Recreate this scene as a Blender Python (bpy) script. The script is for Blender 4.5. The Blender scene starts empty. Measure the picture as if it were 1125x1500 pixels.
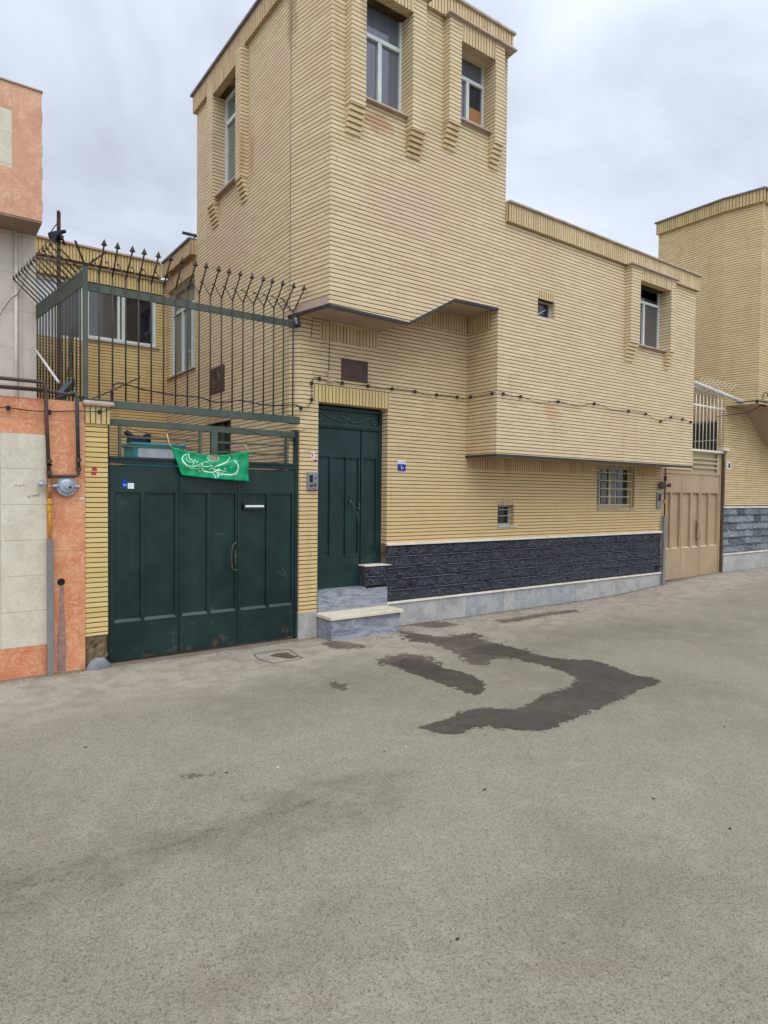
import bpy, bmesh, math, random
from mathutils import Vector, Matrix, noise, geometry
random.seed(7)
C = bpy.context.scene.collection

# ------------------------------------------------------------------ camera
YAW, PITCH, ROLL, FPX, EYE = .62755, -.02619, .009809, 948.8, 1.7
cyw, syw, cp, sp = math.cos(YAW), math.sin(YAW), math.cos(PITCH), math.sin(PITCH)
FW = Vector((syw*cp, cyw*cp, sp)); RT0 = Vector((cyw, -syw, 0)); UP0 = RT0.cross(FW)
RT = math.cos(ROLL)*RT0 + math.sin(ROLL)*UP0
UP = -math.sin(ROLL)*RT0 + math.cos(ROLL)*UP0
cam = bpy.data.cameras.new("camera"); co = bpy.data.objects.new("camera", cam); C.objects.link(co)
cam.sensor_fit = 'VERTICAL'; cam.sensor_height = 36; cam.lens = FPX/1500*36; cam.clip_end = 3000; cam.clip_start = .05
co.matrix_world = Matrix(((RT.x, UP.x, -FW.x, 0), (RT.y, UP.y, -FW.y, 0), (RT.z, UP.z, -FW.z, EYE), (0, 0, 0, 1)))
bpy.context.scene.camera = co

def ray(x, y): return RT*((x-562.5)/FPX) - UP*((y-750)/FPX) + FW
def oY(x, y, Y): r = ray(x, y); q = r*(Y/r.y); return Vector((q.x, q.y, q.z+EYE))
def oX(x, y, X): r = ray(x, y); q = r*(X/r.x); return Vector((q.x, q.y, q.z+EYE))
def oZ(x, y, Z=0): r = ray(x, y); q = r*((Z-EYE)/r.z); return Vector((q.x, q.y, q.z+EYE))

# ------------------------------------------------------------------ world, sun, exposure
SC = bpy.context.scene
SUN = Vector((-.22, -.50, .84)).normalized()
w = bpy.data.worlds.new("World"); SC.world = w; w.use_nodes = True
nt = w.node_tree; nt.nodes.clear()
def N(nt, t, **k):
    n = nt.nodes.new(t)
    for a, b in k.items():
        if a.startswith('i_'):
            key = a[2:]; key = int(key) if key.isdigit() else key.replace('_', ' ')
            n.inputs[key].default_value = b
        else: setattr(n, a, b)
    return n
def L(nt, a, b): nt.links.new(a, b)
out = N(nt, 'ShaderNodeOutputWorld'); bg = N(nt, 'ShaderNodeBackground'); L(nt, bg.outputs[0], out.inputs[0])
sky = N(nt, 'ShaderNodeTexSky', sky_type='NISHITA', sun_disc=False, sun_elevation=math.asin(SUN.z), sun_rotation=math.atan2(SUN.x, SUN.y))
skm = N(nt, 'ShaderNodeVectorMath', operation='SCALE'); skm.inputs[3].default_value = .10; L(nt, sky.outputs[0], skm.inputs[0])
tc = N(nt, 'ShaderNodeTexCoord')
sep = N(nt, 'ShaderNodeSeparateXYZ'); L(nt, tc.outputs['Generated'], sep.inputs[0])
def M(nt, op, a, b=None, c=None, clamp=False):
    n = nt.nodes.new('ShaderNodeMath'); n.operation = op; n.use_clamp = clamp
    for i, v in enumerate((a, b, c)):
        if v is None: continue
        if isinstance(v, (int, float)): n.inputs[i].default_value = v
        else: nt.links.new(v, n.inputs[i])
    return n.outputs[0]
# project the direction on a cloud deck so clouds shrink towards the horizon
zz = M(nt, 'ADD', M(nt, 'ABSOLUTE', sep.outputs[2]), .22)
cb = N(nt, 'ShaderNodeCombineXYZ'); L(nt, M(nt, 'DIVIDE', sep.outputs[0], zz), cb.inputs[0]); L(nt, M(nt, 'DIVIDE', sep.outputs[1], zz), cb.inputs[1])
n1 = N(nt, 'ShaderNodeTexNoise', i_Scale=1.5, i_Detail=7.0, i_Roughness=.52, i_Distortion=.5); L(nt, cb.outputs[0], n1.inputs['Vector'])
mp = N(nt, 'ShaderNodeMapping'); mp.inputs['Location'].default_value = (3.1, 7.7, 0); L(nt, cb.outputs[0], mp.inputs[0])
n2 = N(nt, 'ShaderNodeTexNoise', i_Scale=.55, i_Detail=3.0, i_Roughness=.5); L(nt, mp.outputs[0], n2.inputs['Vector'])
cr = N(nt, 'ShaderNodeValToRGB'); L(nt, M(nt, 'ADD', M(nt, 'MULTIPLY', n1.outputs[0], .6), M(nt, 'MULTIPLY', n2.outputs[0], .4)), cr.inputs[0])
e = cr.color_ramp.elements; e[0].position = .40; e[0].color = (.47, .505, .575, 1); e[1].position = .60; e[1].color = (.80, .85, .94, 1)
m_ = e = cr.color_ramp.elements.new(.5); m_.color = (.64, .70, .81, 1)
mix = N(nt, 'ShaderNodeMix', data_type='RGBA'); mix.inputs[0].default_value = .9
L(nt, skm.outputs[0], mix.inputs[6]); L(nt, cr.outputs[0], mix.inputs[7])
# overcast luminance: brighter overhead and around the veiled sun
dt = N(nt, 'ShaderNodeVectorMath', operation='DOT_PRODUCT'); L(nt, tc.outputs['Generated'], dt.inputs[0]); dt.inputs[1].default_value = SUN
up_ = M(nt, 'MULTIPLY', M(nt, 'MAXIMUM', sep.outputs[2], 0), .75)
sn = M(nt, 'MULTIPLY', M(nt, 'POWER', M(nt, 'MAXIMUM', dt.outputs[1], 0), 2.0), 1.15)
lum = M(nt, 'ADD', M(nt, 'ADD', up_, sn), .80)
sc_ = N(nt, 'ShaderNodeVectorMath', operation='SCALE'); L(nt, mix.outputs[2], sc_.inputs[0]); L(nt, lum, sc_.inputs[3])
L(nt, sc_.outputs[0], bg.inputs[0]); bg.inputs[1].default_value = 1.0
sl = bpy.data.lights.new("sun", 'SUN'); sl.energy = 1.0; sl.angle = math.radians(45); sl.color = (1, .95, .87)
so = bpy.data.objects.new("sun", sl); C.objects.link(so); so.rotation_euler = (-SUN).to_track_quat('-Z', 'Y').to_euler()
SC.view_settings.view_transform = 'Standard'; SC.view_settings.look = 'None'; SC.view_settings.gamma = 1
SC.view_settings.use_curve_mapping = False; SC.view_settings.exposure = .17

# ------------------------------------------------------------------ materials
def lin(r, g, b):
    f = lambda c: (c/255/12.92) if c/255 <= .04045 else ((c/255+.055)/1.055)**2.4
    return (f(r), f(g), f(b), 1)
def newmat(name):
    m = bpy.data.materials.new(name); m.use_nodes = True
    nt = m.node_tree; b = nt.nodes['Principled BSDF']
    return m, nt, b
def mixc(nt, fac, a, b, mode='MIX'):
    n = nt.nodes.new('ShaderNodeMix'); n.data_type = 'RGBA'; n.blend_type = mode
    for i, v in ((0, fac), (6, a), (7, b)):
        if isinstance(v, (int, float, tuple)): n.inputs[i].default_value = v
        else: nt.links.new(v, n.inputs[i])
    return n.outputs[2]
def noi(nt, vec, scale, detail=3, rough=.5, dist=0):
    n = nt.nodes.new('ShaderNodeTexNoise'); n.inputs['Scale'].default_value = scale; n.inputs['Detail'].default_value = detail
    n.inputs['Roughness'].default_value = rough; n.inputs['Distortion'].default_value = dist
    nt.links.new(vec, n.inputs['Vector']); return n.outputs[0]
def ramp(nt, v, stops):
    n = nt.nodes.new('ShaderNodeValToRGB'); nt.links.new(v, n.inputs[0]); el = n.color_ramp.elements
    while len(el) < len(stops): el.new(.5)
    for e_, (p, c) in zip(el, stops):
        e_.position = p; e_.color = c if isinstance(c, tuple) else (c, c, c, 1)
    return n.outputs[0]
def sstep(nt, v, a, b):
    n = nt.nodes.new('ShaderNodeMapRange'); n.interpolation_type = 'SMOOTHSTEP'; n.inputs[1].default_value = a; n.inputs[2].default_value = b
    nt.links.new(v, n.inputs[0]); return n.outputs[0]
def bump(nt, b, h, strength=.3, dist=.01, prev=None):
    n = nt.nodes.new('ShaderNodeBump'); n.inputs['Strength'].default_value = strength; n.inputs['Distance'].default_value = dist
    nt.links.new(h, n.inputs['Height']); nt.links.new(n.outputs[0], b.inputs['Normal']); return n
def coords(nt):
    t = nt.nodes.new('ShaderNodeTexCoord'); s = nt.nodes.new('ShaderNodeSeparateXYZ'); nt.links.new(t.outputs['Object'], s.inputs[0])
    return t.outputs['Object'], s.outputs

PITCHB = .0485
def brick(name, base, alt, dirt, joint=(72, 56, 35), soldier=False, length=.21, zoff=0., vj=.10, yellow=None, spots=()):
    m, nt, b = newmat(name); vec, xyz = coords(nt)
    wob = M(nt, 'MULTIPLY', M(nt, 'SUBTRACT', noi(nt, vec, 5, 2), .5), .006)
    u = M(nt, 'ADD', xyz[0], xyz[1]); v = M(nt, 'ADD', xyz[2], zoff)
    if soldier: u, v = v, u
    v = M(nt, 'ADD', v, wob)
    q = M(nt, 'DIVIDE', v, PITCHB); row = M(nt, 'FLOOR', q); fr = M(nt, 'FRACT', q)
    jm = sstep(nt, M(nt, 'ABSOLUTE', M(nt, 'SUBTRACT', fr, .5)), .385, .43)
    uu = M(nt, 'ADD', M(nt, 'DIVIDE', u, length), M(nt, 'MULTIPLY', M(nt, 'FRACT', M(nt, 'MULTIPLY', row, .5)), 1.0))
    bid = M(nt, 'FLOOR', uu); fu = M(nt, 'FRACT', uu)
    cbn = nt.nodes.new('ShaderNodeCombineXYZ'); nt.links.new(bid, cbn.inputs[0]); nt.links.new(row, cbn.inputs[1])
    wn = nt.nodes.new('ShaderNodeTexWhiteNoise'); wn.noise_dimensions = '2D'; nt.links.new(cbn.outputs[0], wn.inputs['Vector'])
    sp_ = nt.nodes.new('ShaderNodeSeparateColor'); nt.links.new(wn.outputs['Color'], sp_.inputs[0])
    vm = M(nt, 'MULTIPLY', M(nt, 'LESS_THAN', fu, .03), M(nt, 'ADD', M(nt, 'MULTIPLY', M(nt, 'GREATER_THAN', sp_.outputs[1], .965), .5), vj*.5))
    col = mixc(nt, M(nt, 'MULTIPLY', wn.outputs[0], .9), lin(*base), lin(*alt))
    big = noi(nt, vec, .7, 4, .6)
    col = mixc(nt, M(nt, 'MULTIPLY', sstep(nt, big, .42, .68), .5), col, lin(*dirt))
    if yellow:
        zf = M(nt, 'SUBTRACT', 1, sstep(nt, M(nt, 'ADD', xyz[2], M(nt, 'MULTIPLY', noi(nt, vec, 1.6, 3), 1.4)), 1.6, 3.7))
        col = mixc(nt, M(nt, 'MULTIPLY', zf, .75), col, lin(*yellow))
    for (su, sz, sr, scol, sa) in spots:
        du = M(nt, 'SUBTRACT', M(nt, 'ADD', xyz[0], xyz[1]), su); dz = M(nt, 'MULTIPLY', M(nt, 'SUBTRACT', xyz[2], sz), sr[0]/sr[1])
        dd = M(nt, 'ADD', M(nt, 'SQRT', M(nt, 'ADD', M(nt, 'MULTIPLY', du, du), M(nt, 'MULTIPLY', dz, dz))), M(nt, 'MULTIPLY', M(nt, 'SUBTRACT', noi(nt, vec, 11, 5, .7), .5), sr[0]*1.6))
        col = mixc(nt, M(nt, 'MULTIPLY', M(nt, 'SUBTRACT', 1, sstep(nt, dd, sr[0]*.35, sr[0])), sa), col, lin(*scol))
    # rain streaks and grime (vertical, thin)
    mpn = nt.nodes.new('ShaderNodeMapping'); mpn.inputs['Scale'].default_value = (5, 5, .5); nt.links.new(vec, mpn.inputs[0])
    st = sstep(nt, noi(nt, mpn.outputs[0], 1.2, 4, .6), .56, .78)
    col = mixc(nt, M(nt, 'MULTIPLY', st, .25), col, lin(dirt[0]*.78, dirt[1]*.74, dirt[2]*.72))
    fine = noi(nt, vec, 90, 4, .7)
    col = mixc(nt, .22, col, ramp(nt, fine, [(.3, .25), (.7, .8)]), 'OVERLAY')
    # chips and efflorescence
    ef = sstep(nt, noi(nt, vec, 9, 4, .65), .64, .74)
    col = mixc(nt, M(nt, 'MULTIPLY', ef, .3), col, lin(222, 205, 185))
    jn = M(nt, 'MULTIPLY', jm, M(nt, 'ADD', .70, M(nt, 'MULTIPLY', noi(nt, vec, 7, 3), .6)), clamp=True)
    mm = M(nt, 'MAXIMUM', jn, vm)
    col = mixc(nt, mm, col, lin(*joint))
    nt.links.new(col, b.inputs['Base Color']); b.inputs['Roughness'].default_value = .9; b.inputs['Specular IOR Level'].default_value = .25
    h = M(nt, 'ADD', M(nt, 'MULTIPLY', M(nt, 'SUBTRACT', 1, mm), 1), M(nt, 'MULTIPLY', fine, .12))
    bump(nt, b, h, .55, .006)
    return m
def plain(name, c, rough=.6, c2=None, scale=6, amt=.5, metal=0, bumpy=.15, bscale=60, spec=.4, fine=.1):
    m, nt, b = newmat(name); vec, xyz = coords(nt)
    c2 = c2 or tuple(x*.8 for x in c)
    col = mixc(nt, M(nt, 'MULTIPLY', sstep(nt, noi(nt, vec, scale, 5, .62), .4, .68), amt), lin(*c), lin(*c2))
    fn = noi(nt, vec, bscale, 4, .65)
    if fine: col = mixc(nt, fine, col, ramp(nt, fn, [(.3, .2), (.7, .85)]), 'OVERLAY')
    nt.links.new(col, b.inputs['Base Color']); b.inputs['Metallic'].default_value = metal; b.inputs['Specular IOR Level'].default_value = spec
    nt.links.new(M(nt, 'ADD', rough-.08, M(nt, 'MULTIPLY', fn, .16)), b.inputs['Roughness'])
    if bumpy: bump(nt, b, fn, bumpy, .003)
    return m
def paintmetal(name, c, scuff, rust, rough=.45, rustamt=.5, lowrust=False):
    m, nt, b = newmat(name); vec, xyz = coords(nt)
    col = mixc(nt, sstep(nt, noi(nt, vec, 2.2, 7, .68), .36, .64), lin(*c), lin(*scuff))
    sc = sstep(nt, noi(nt, vec, 23, 6, .7), .66, .74)
    col = mixc(nt, M(nt, 'MULTIPLY', sc, .35), col, lin(scuff[0]+55, scuff[1]+60, scuff[2]+55))
    rr = noi(nt, vec, 6, 7, .72)
    if lowrust: rr = M(nt, 'ADD', rr, M(nt, 'MULTIPLY', M(nt, 'SUBTRACT', 1, sstep(nt, xyz[2], .0, .5)), .10))
    rs = sstep(nt, rr, .66, .72)
    col = mixc(nt, M(nt, 'MULTIPLY', rs, rustamt), col, lin(*rust))
    # dusty drips
    mpn = nt.nodes.new('ShaderNodeMapping'); mpn.inputs['Scale'].default_value = (9, 9, .8); nt.links.new(vec, mpn.inputs[0])
    col = mixc(nt, M(nt, 'MULTIPLY', sstep(nt, noi(nt, mpn.outputs[0], 2, 5, .7), .55, .8), .28), col, lin(scuff[0]+38, scuff[1]+36, scuff[2]+30))
    nt.links.new(col, b.inputs['Base Color'])
    nt.links.new(M(nt, 'ADD', rough, M(nt, 'MULTIPLY', rs, .35)), b.inputs['Roughness'])
    b.inputs['Specular IOR Level'].default_value = .4
    bump(nt, b, M(nt, 'ADD', noi(nt, vec, 3, 2), M(nt, 'MULTIPLY', noi(nt, vec, 120, 3), .06)), .12, .02)
    return m
def stone(name, c, c2, vein, vscale=3, vamt=.6, rough=.4, jointw=None, rot=.6, veinw=.06, vstretch=(1, 1, 1)):
    m, nt, b = newmat(name); vec, xyz = coords(nt)
    mpn = nt.nodes.new('ShaderNodeMapping'); mpn.inputs['Rotation'].default_value = (0, rot, .3); mpn.inputs['Scale'].default_value = vstretch
    nt.links.new(vec, mpn.inputs[0])
    col = mixc(nt, sstep(nt, noi(nt, mpn.outputs[0], 4, 6, .65, .4), .38, .66), lin(*c), lin(*c2))
    nv = M(nt, 'ABSOLUTE', M(nt, 'SUBTRACT', noi(nt, mpn.outputs[0], vscale, 5, .6, 1.2), .5))
    vv = M(nt, 'SUBTRACT', 1, sstep(nt, nv, 0, veinw))
    nv2 = M(nt, 'ABSOLUTE', M(nt, 'SUBTRACT', noi(nt, mpn.outputs[0], vscale*2.3, 4, .6, 2.), .5))
    vv = M(nt, 'MAXIMUM', vv, M(nt, 'MULTIPLY', M(nt, 'SUBTRACT', 1, sstep(nt, nv2, 0, veinw*.6)), .6))
    col = mixc(nt, M(nt, 'MULTIPLY', vv, vamt), col, lin(*vein))
    if jointw:
        du, dv, off = jointw
        def ln(s, d, o):
            f = M(nt, 'FRACT', M(nt, 'ADD', M(nt, 'DIVIDE', s, d), o)); return M(nt, 'LESS_THAN', f, .004/d*1.2)
        j = ln(xyz[2], dv, off[1])
        if du: j = M(nt, 'MAXIMUM', j, ln(xyz[0], du, off[0]))
        col = mixc(nt, M(nt, 'MULTIPLY', j, .6), col, lin(120, 105, 90))
    col = mixc(nt, .15, col, ramp(nt, noi(nt, vec, 45, 4, .7), [(.3, .2), (.7, .85)]), 'OVERLAY')
    nt.links.new(col, b.inputs['Base Color']); b.inputs['Roughness'].default_value = rough
    bump(nt, b, noi(nt, vec, 40, 4), .1, .003)
    return m
def glass(name, c, c2, rough=.06, spec=.6):
    m, nt, b = newmat(name); vec, xyz = coords(nt)
    mpn = nt.nodes.new('ShaderNodeMapping'); mpn.inputs['Scale'].default_value = (14, 14, .25); nt.links.new(vec, mpn.inputs[0])
    folds = noi(nt, mpn.outputs[0], 1.6, 2, .4)          # curtain folds behind the pane
    col = mixc(nt, ramp(nt, folds, [(.35, 0.), (.65, 1.)]), lin(*c), lin(*c2))
    nt.links.new(col, b.inputs['Base Color'])
    b.inputs['Roughness'].default_value = .5; b.inputs['Specular IOR Level'].default_value = 0
    b.inputs['Coat Weight'].default_value = 1; b.inputs['Coat Roughness'].default_value = rough; b.inputs['Coat IOR'].default_value = 1.5 + spec*.5
    n = nt.nodes.new('ShaderNodeBump'); n.inputs['Strength'].default_value = .04; n.inputs['Distance'].default_value = .02
    nt.links.new(noi(nt, vec, 2.5, 2), n.inputs['Height']); nt.links.new(n.outputs[0], b.inputs['Coat Normal'])
    return m

MT = {}
MT['bu'] = brick('brick_upper', (219, 200, 163), (205, 185, 147), (208, 183, 152), spots=[(10.42, 5.93, (.28, .16), (176, 128, 96), .6), (13.5, 2.92, (.22, .20), (202, 150, 116), .5), (10.9, 5.1, (.9, .5), (206, 176, 156), .45), (10.05, 7.1, (.10, .5), (150, 124, 84), .4)])
MT['bl'] = brick('brick_lower', (215, 195, 154), (200, 178, 136), (204, 174, 142), yellow=(208, 178, 124))
MT['bleft'] = brick('brick_side', (217, 196, 158), (202, 180, 142), (206, 177, 149), spots=[(10.36, 7.2, (.12, .5), (146, 120, 88), .55), (11.42, 6.1, (.10, .45), (184, 140, 96), .55), (12.2, 5.0, (.9, .6), (202, 172, 148), .4)])
MT['by'] = brick('brick_yellow', (216, 190, 130), (204, 176, 112), (210, 182, 130), joint=(70, 54, 22), length=9)
MT['bc'] = brick('brick_courtyard', (218, 194, 140), (204, 178, 120), (200, 154, 108), joint=(66, 54, 36))
MT['bn'] = brick('brick_neighbour', (212, 190, 148), (198, 174, 128), (200, 170, 134), joint=(64, 50, 32))
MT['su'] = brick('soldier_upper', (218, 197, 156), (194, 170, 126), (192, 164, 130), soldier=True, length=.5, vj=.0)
MT['sy'] = brick('soldier_yellow', (216, 194, 140), (198, 174, 114), (206, 180, 130), soldier=True, length=.6, vj=.0)
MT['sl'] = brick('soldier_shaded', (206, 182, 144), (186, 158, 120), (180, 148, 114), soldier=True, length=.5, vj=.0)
MT['sn'] = brick('soldier_neighbour', (200, 180, 134), (178, 156, 110), (176, 150, 112), soldier=True, length=.5, vj=.0)
MT['corb'] = plain('corbel_brick', (212, 192, 152), .9, (186, 160, 118), 4, .8, fine=.3)
MT['plaster'] = plain('soffit_plaster', (176, 154, 136), .9, (156, 134, 118), 2.5, .7)
MT['strip'] = plain('black_edge_strip', (44, 42, 46), .5, (70, 66, 68), 8, .6)
MT['cement'] = plain('cement_fill', (156, 126, 114), .95, (130, 104, 96), 12, .8, bumpy=.6, bscale=60, fine=.3)
MT['cap'] = plain('pinkish_cap_stone', (182, 164, 148), .7, (140, 124, 112), 5, .6)
MT['capg'] = plain('grey_cap_stone', (128, 124, 126), .7, (92, 90, 94), 5, .6)
MT['frame'] = plain('window_frame_white', (206, 216, 212), .45, (170, 182, 178), 6, .4)
MT['framed'] = plain('window_frame_aged', (176, 178, 172), .55, (140, 140, 132), 9, .6)
MT['pane'] = glass('pane_lilac', (92, 94, 108), (100, 102, 116))
MT['panet'] = glass('pane_transom', (92, 98, 112), (102, 108, 120))
MT['paned'] = glass('pane_dark', (18, 24, 42), (30, 36, 54))
MT['panes'] = glass('pane_side', (100, 110, 110), (112, 120, 118))
MT['paneb'] = glass('pane_courtyard', (64, 64, 66), (76, 75, 76))
MT['panek'] = glass('pane_black', (16, 20, 30), (26, 30, 42))
MT['panew'] = glass('pane_wing', (74, 72, 74), (86, 83, 84))
MT['paneg'] = glass('pane_grille', (34, 42, 40), (46, 52, 50))
MT['room'] = plain('dark_room', (26, 24, 22), .9)
MT['cardboard'] = plain('cardboard', (156, 114, 74), .8)
MT['gate'] = paintmetal('gate_green', (15, 35, 34), (26, 50, 48), (88, 68, 48), .34, .6, lowrust=True)
MT['gatel'] = paintmetal('gate_green_ledge', (46, 66, 63), (66, 82, 77), (92, 76, 58), .5, .5)
MT['door'] = paintmetal('door_green', (15, 40, 40), (26, 54, 53), (70, 66, 58), .4, .2)
MT['scroll'] = plain('scroll_paint', (78, 98, 98), .5, (58, 76, 76), 20, .6)
MT['fence'] = paintmetal('fence_green', (58, 72, 63), (80, 88, 76), (104, 82, 62), .55, .7)
MT['bar'] = paintmetal('fence_bar', (52, 54, 44), (66, 62, 52), (84, 60, 46), .6, .75)
MT['tip'] = paintmetal('fence_tip', (54, 40, 34), (78, 60, 48), (96, 68, 50), .7, .6)
MT['beige'] = paintmetal('gate_beige', (164, 140, 110), (172, 150, 120), (110, 84, 62), .5, .3)
MT['beigeg'] = paintmetal('grille_cream', (190, 178, 144), (178, 164, 130), (110, 90, 70), .5, .3)
MT['whitebar'] = paintmetal('grille_white', (226, 218, 204), (210, 198, 182), (150, 120, 90), .5, .4)
MT['white'] = plain('white_stone_trim', (224, 216, 204), .6, (196, 184, 168), 7, .6)
MT['cream'] = plain('cream_tread', (214, 206, 182), .55, (186, 178, 156), 6, .6)
MT['marble'] = stone('blue_marble', (120, 124, 134), (100, 106, 117), (180, 183, 189), 2.2, .5, .4, vstretch=(.7, 1, 3.4), rot=.8, veinw=.09)
MT['base'] = stone('grey_marble_base', (168, 164, 158), (146, 144, 142), (192, 190, 186), 2.5, .4, .6)
MT['base2'] = stone('blue_grey_marble_base', (150, 152, 152), (134, 138, 142), (178, 180, 180), 2.5, .5, .6)
MT['coral'] = stone('coral_travertine', (198, 122, 84), (212, 148, 106), (232, 188, 146), 7, .6, .45, jointw=(None, .305, (0, .25)), veinw=.03)
MT['coralu'] = stone('coral_travertine_upper', (196, 142, 108), (208, 158, 124), (226, 190, 158), 5, .5, .5, veinw=.03)
MT['trav'] = stone('white_travertine', (205, 197, 175), (195, 186, 164), (216, 209, 190), 3, .5, .5, jointw=(.62, .326, (.0, .156)))
MT['travw'] = stone('white_wall_cladding', (208, 197, 181), (198, 187, 172), (214, 206, 194), 2, .3, .5, jointw=(.36, .42, (.2, .1)))
MT['pipeb'] = paintmetal('pipe_brown', (72, 54, 48), (92, 72, 64), (110, 74, 56), .6, .6)
MT['pipeg'] = paintmetal('pipe_green', (50, 66, 68), (70, 84, 84), (96, 72, 58), .55, .4)
MT['pipey'] = paintmetal('pipe_yellow', (206, 152, 40), (188, 136, 48), (120, 74, 34), .5, .6)
MT['grey'] = paintmetal('conduit_grey', (112, 112, 112), (128, 128, 126), (100, 84, 70), .6, .3)
MT['alu'] = plain('cast_aluminium', (168, 178, 188), .5, (128, 136, 146), 12, .6, metal=.25)
MT['handle'] = plain('tarnished_handle', (96, 100, 98), .5, (58, 56, 52), 18, .8, metal=.6)
MT['brass'] = plain('brass_fitting', (176, 128, 84), .45, (130, 92, 60), 12, .6, metal=.3)
MT['black'] = plain('black_plastic', (24, 22, 24), .5, (40, 38, 40), 9, .5)
MT['navy'] = plain('dark_dish', (34, 36, 58), .6, (52, 54, 74), 9, .5)
MT['plaque'] = plain('brown_terracotta', (84, 62, 58), .7, (60, 44, 44), 8, .6, bumpy=.5)
MT['plaquel'] = plain('brown_relief', (112, 88, 78), .7, (84, 64, 60), 8, .6)
MT['blue'] = plain('blue_enamel', (28, 44, 150), .3)
MT['sign'] = plain('white_enamel', (226, 226, 232), .4)
MT['red'] = plain('red_print', (186, 44, 66), .6)
MT['skyb'] = plain('light_blue_print', (86, 160, 210), .5)
MT['teal'] = plain('teal_plastic', (66, 164, 166), .45, (40, 100, 108), 6, .6)
MT['banner'] = plain('green_satin', (4, 150, 98), .6, (2, 128, 82), 5, .5, spec=.3, fine=.04)
MT['script'] = plain('pale_green_print', (206, 238, 210), .7, (186, 226, 190), 5, .3, fine=.03)
MT['pink'] = plain('pink_print', (222, 78, 110), .7, (190, 50, 90), 30, .6, fine=.03)
MT['rope'] = plain('cream_rope', (206, 190, 140), .8)
MT['rubble'] = plain('rubble_concrete', (116, 100, 74), .95, (70, 58, 42), 9, 1., bumpy=1., bscale=18, fine=.4)
MT['rock'] = plain('grey_stone', (128, 130, 132), .8, (100, 100, 104), 6, .6, bumpy=.4)
MT['rust'] = plain('rusty_iron', (92, 78, 66), .9, (70, 56, 46), 12, .8)
MT['litter'] = plain('litter_white', (206, 200, 188), .8)
MT['leafd'] = plain('litter_dark', (58, 50, 40), .9)
MT['tarp'] = plain('white_roof_sheet', (220, 228, 238), .6)
MT['ink'] = plain('pen_writing', (96, 84, 72), .8)
MT['screen'] = plain('intercom_steel', (140, 146, 152), .4, (110, 116, 122), 9, .5, metal=.4)
MT['beam'] = plain('white_painted_pipe', (206, 206, 204), .5, (170, 168, 160), 6, .5)
def plinthmat(name, a, bcol, c):
    m, nt, b = newmat(name); vec, xyz = coords(nt)
    vor = nt.nodes.new('ShaderNodeTexWhiteNoise'); vor.noise_dimensions = '2D'
    cbn = nt.nodes.new('ShaderNodeCombineXYZ'); nt.links.new(M(nt, 'FLOOR', M(nt, 'DIVIDE', xyz[0], .36)), cbn.inputs[0]); nt.links.new(M(nt, 'FLOOR', M(nt, 'DIVIDE', xyz[2], .15)), cbn.inputs[1])
    nt.links.new(cbn.outputs[0], vor.inputs['Vector'])
    col = mixc(nt, M(nt, 'MULTIPLY', vor.outputs[0], .7), lin(*a), lin(*bcol))
    col = mixc(nt, M(nt, 'MULTIPLY', sstep(nt, noi(nt, vec, 30, 7, .8), .50, .66), .75), col, lin(*c))
    col = mixc(nt, M(nt, 'MULTIPLY', sstep(nt, noi(nt, vec, 6, 5, .7), .60, .72), .3), col, lin(c[0]+40, c[1]+40, c[2]+42))
    nt.links.new(col, b.inputs['Base Color']); b.inputs['Roughness'].default_value = .6
    bump(nt, b, noi(nt, vec, 34, 6, .75), 1., .03)
    return m
MT['plinth'] = plinthmat('dark_split_stone', (36, 40, 48), (56, 60, 70), (114, 117, 124))
MT['plinthn'] = plinthmat('grey_split_stone', (66, 74, 82), (164, 170, 176), (176, 182, 188))

def aggregate(nt, vec):
    """multiplier for the stones and binder of a worn surface dressing (real colour variation of the chippings)"""
    def vor(scale):
        v = nt.nodes.new('ShaderNodeTexVoronoi'); v.feature = 'F1'; v.inputs['Scale'].default_value = scale; nt.links.new(vec, v.inputs['Vector'])
        s_ = nt.nodes.new('ShaderNodeSeparateColor'); nt.links.new(v.outputs['Color'], s_.inputs[0]); return s_.outputs[0], v.outputs['Distance']
    a, da = vor(140); b_, db = vor(300)
    g1 = ramp(nt, a, [(0., .55), (.10, .74), (.4, .93), (.86, 1.), (1., 1.)])
    g2 = ramp(nt, b_, [(0., .60), (.25, .85), (.7, 1.), (1., 1.)])
    g = mixc(nt, 1., g1, g2, 'MULTIPLY')
    gap = ramp(nt, db, [(.0, 1.), (.55, 1.), (.9, .72)])
    return mixc(nt, 1., g, gap, 'MULTIPLY')
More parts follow.
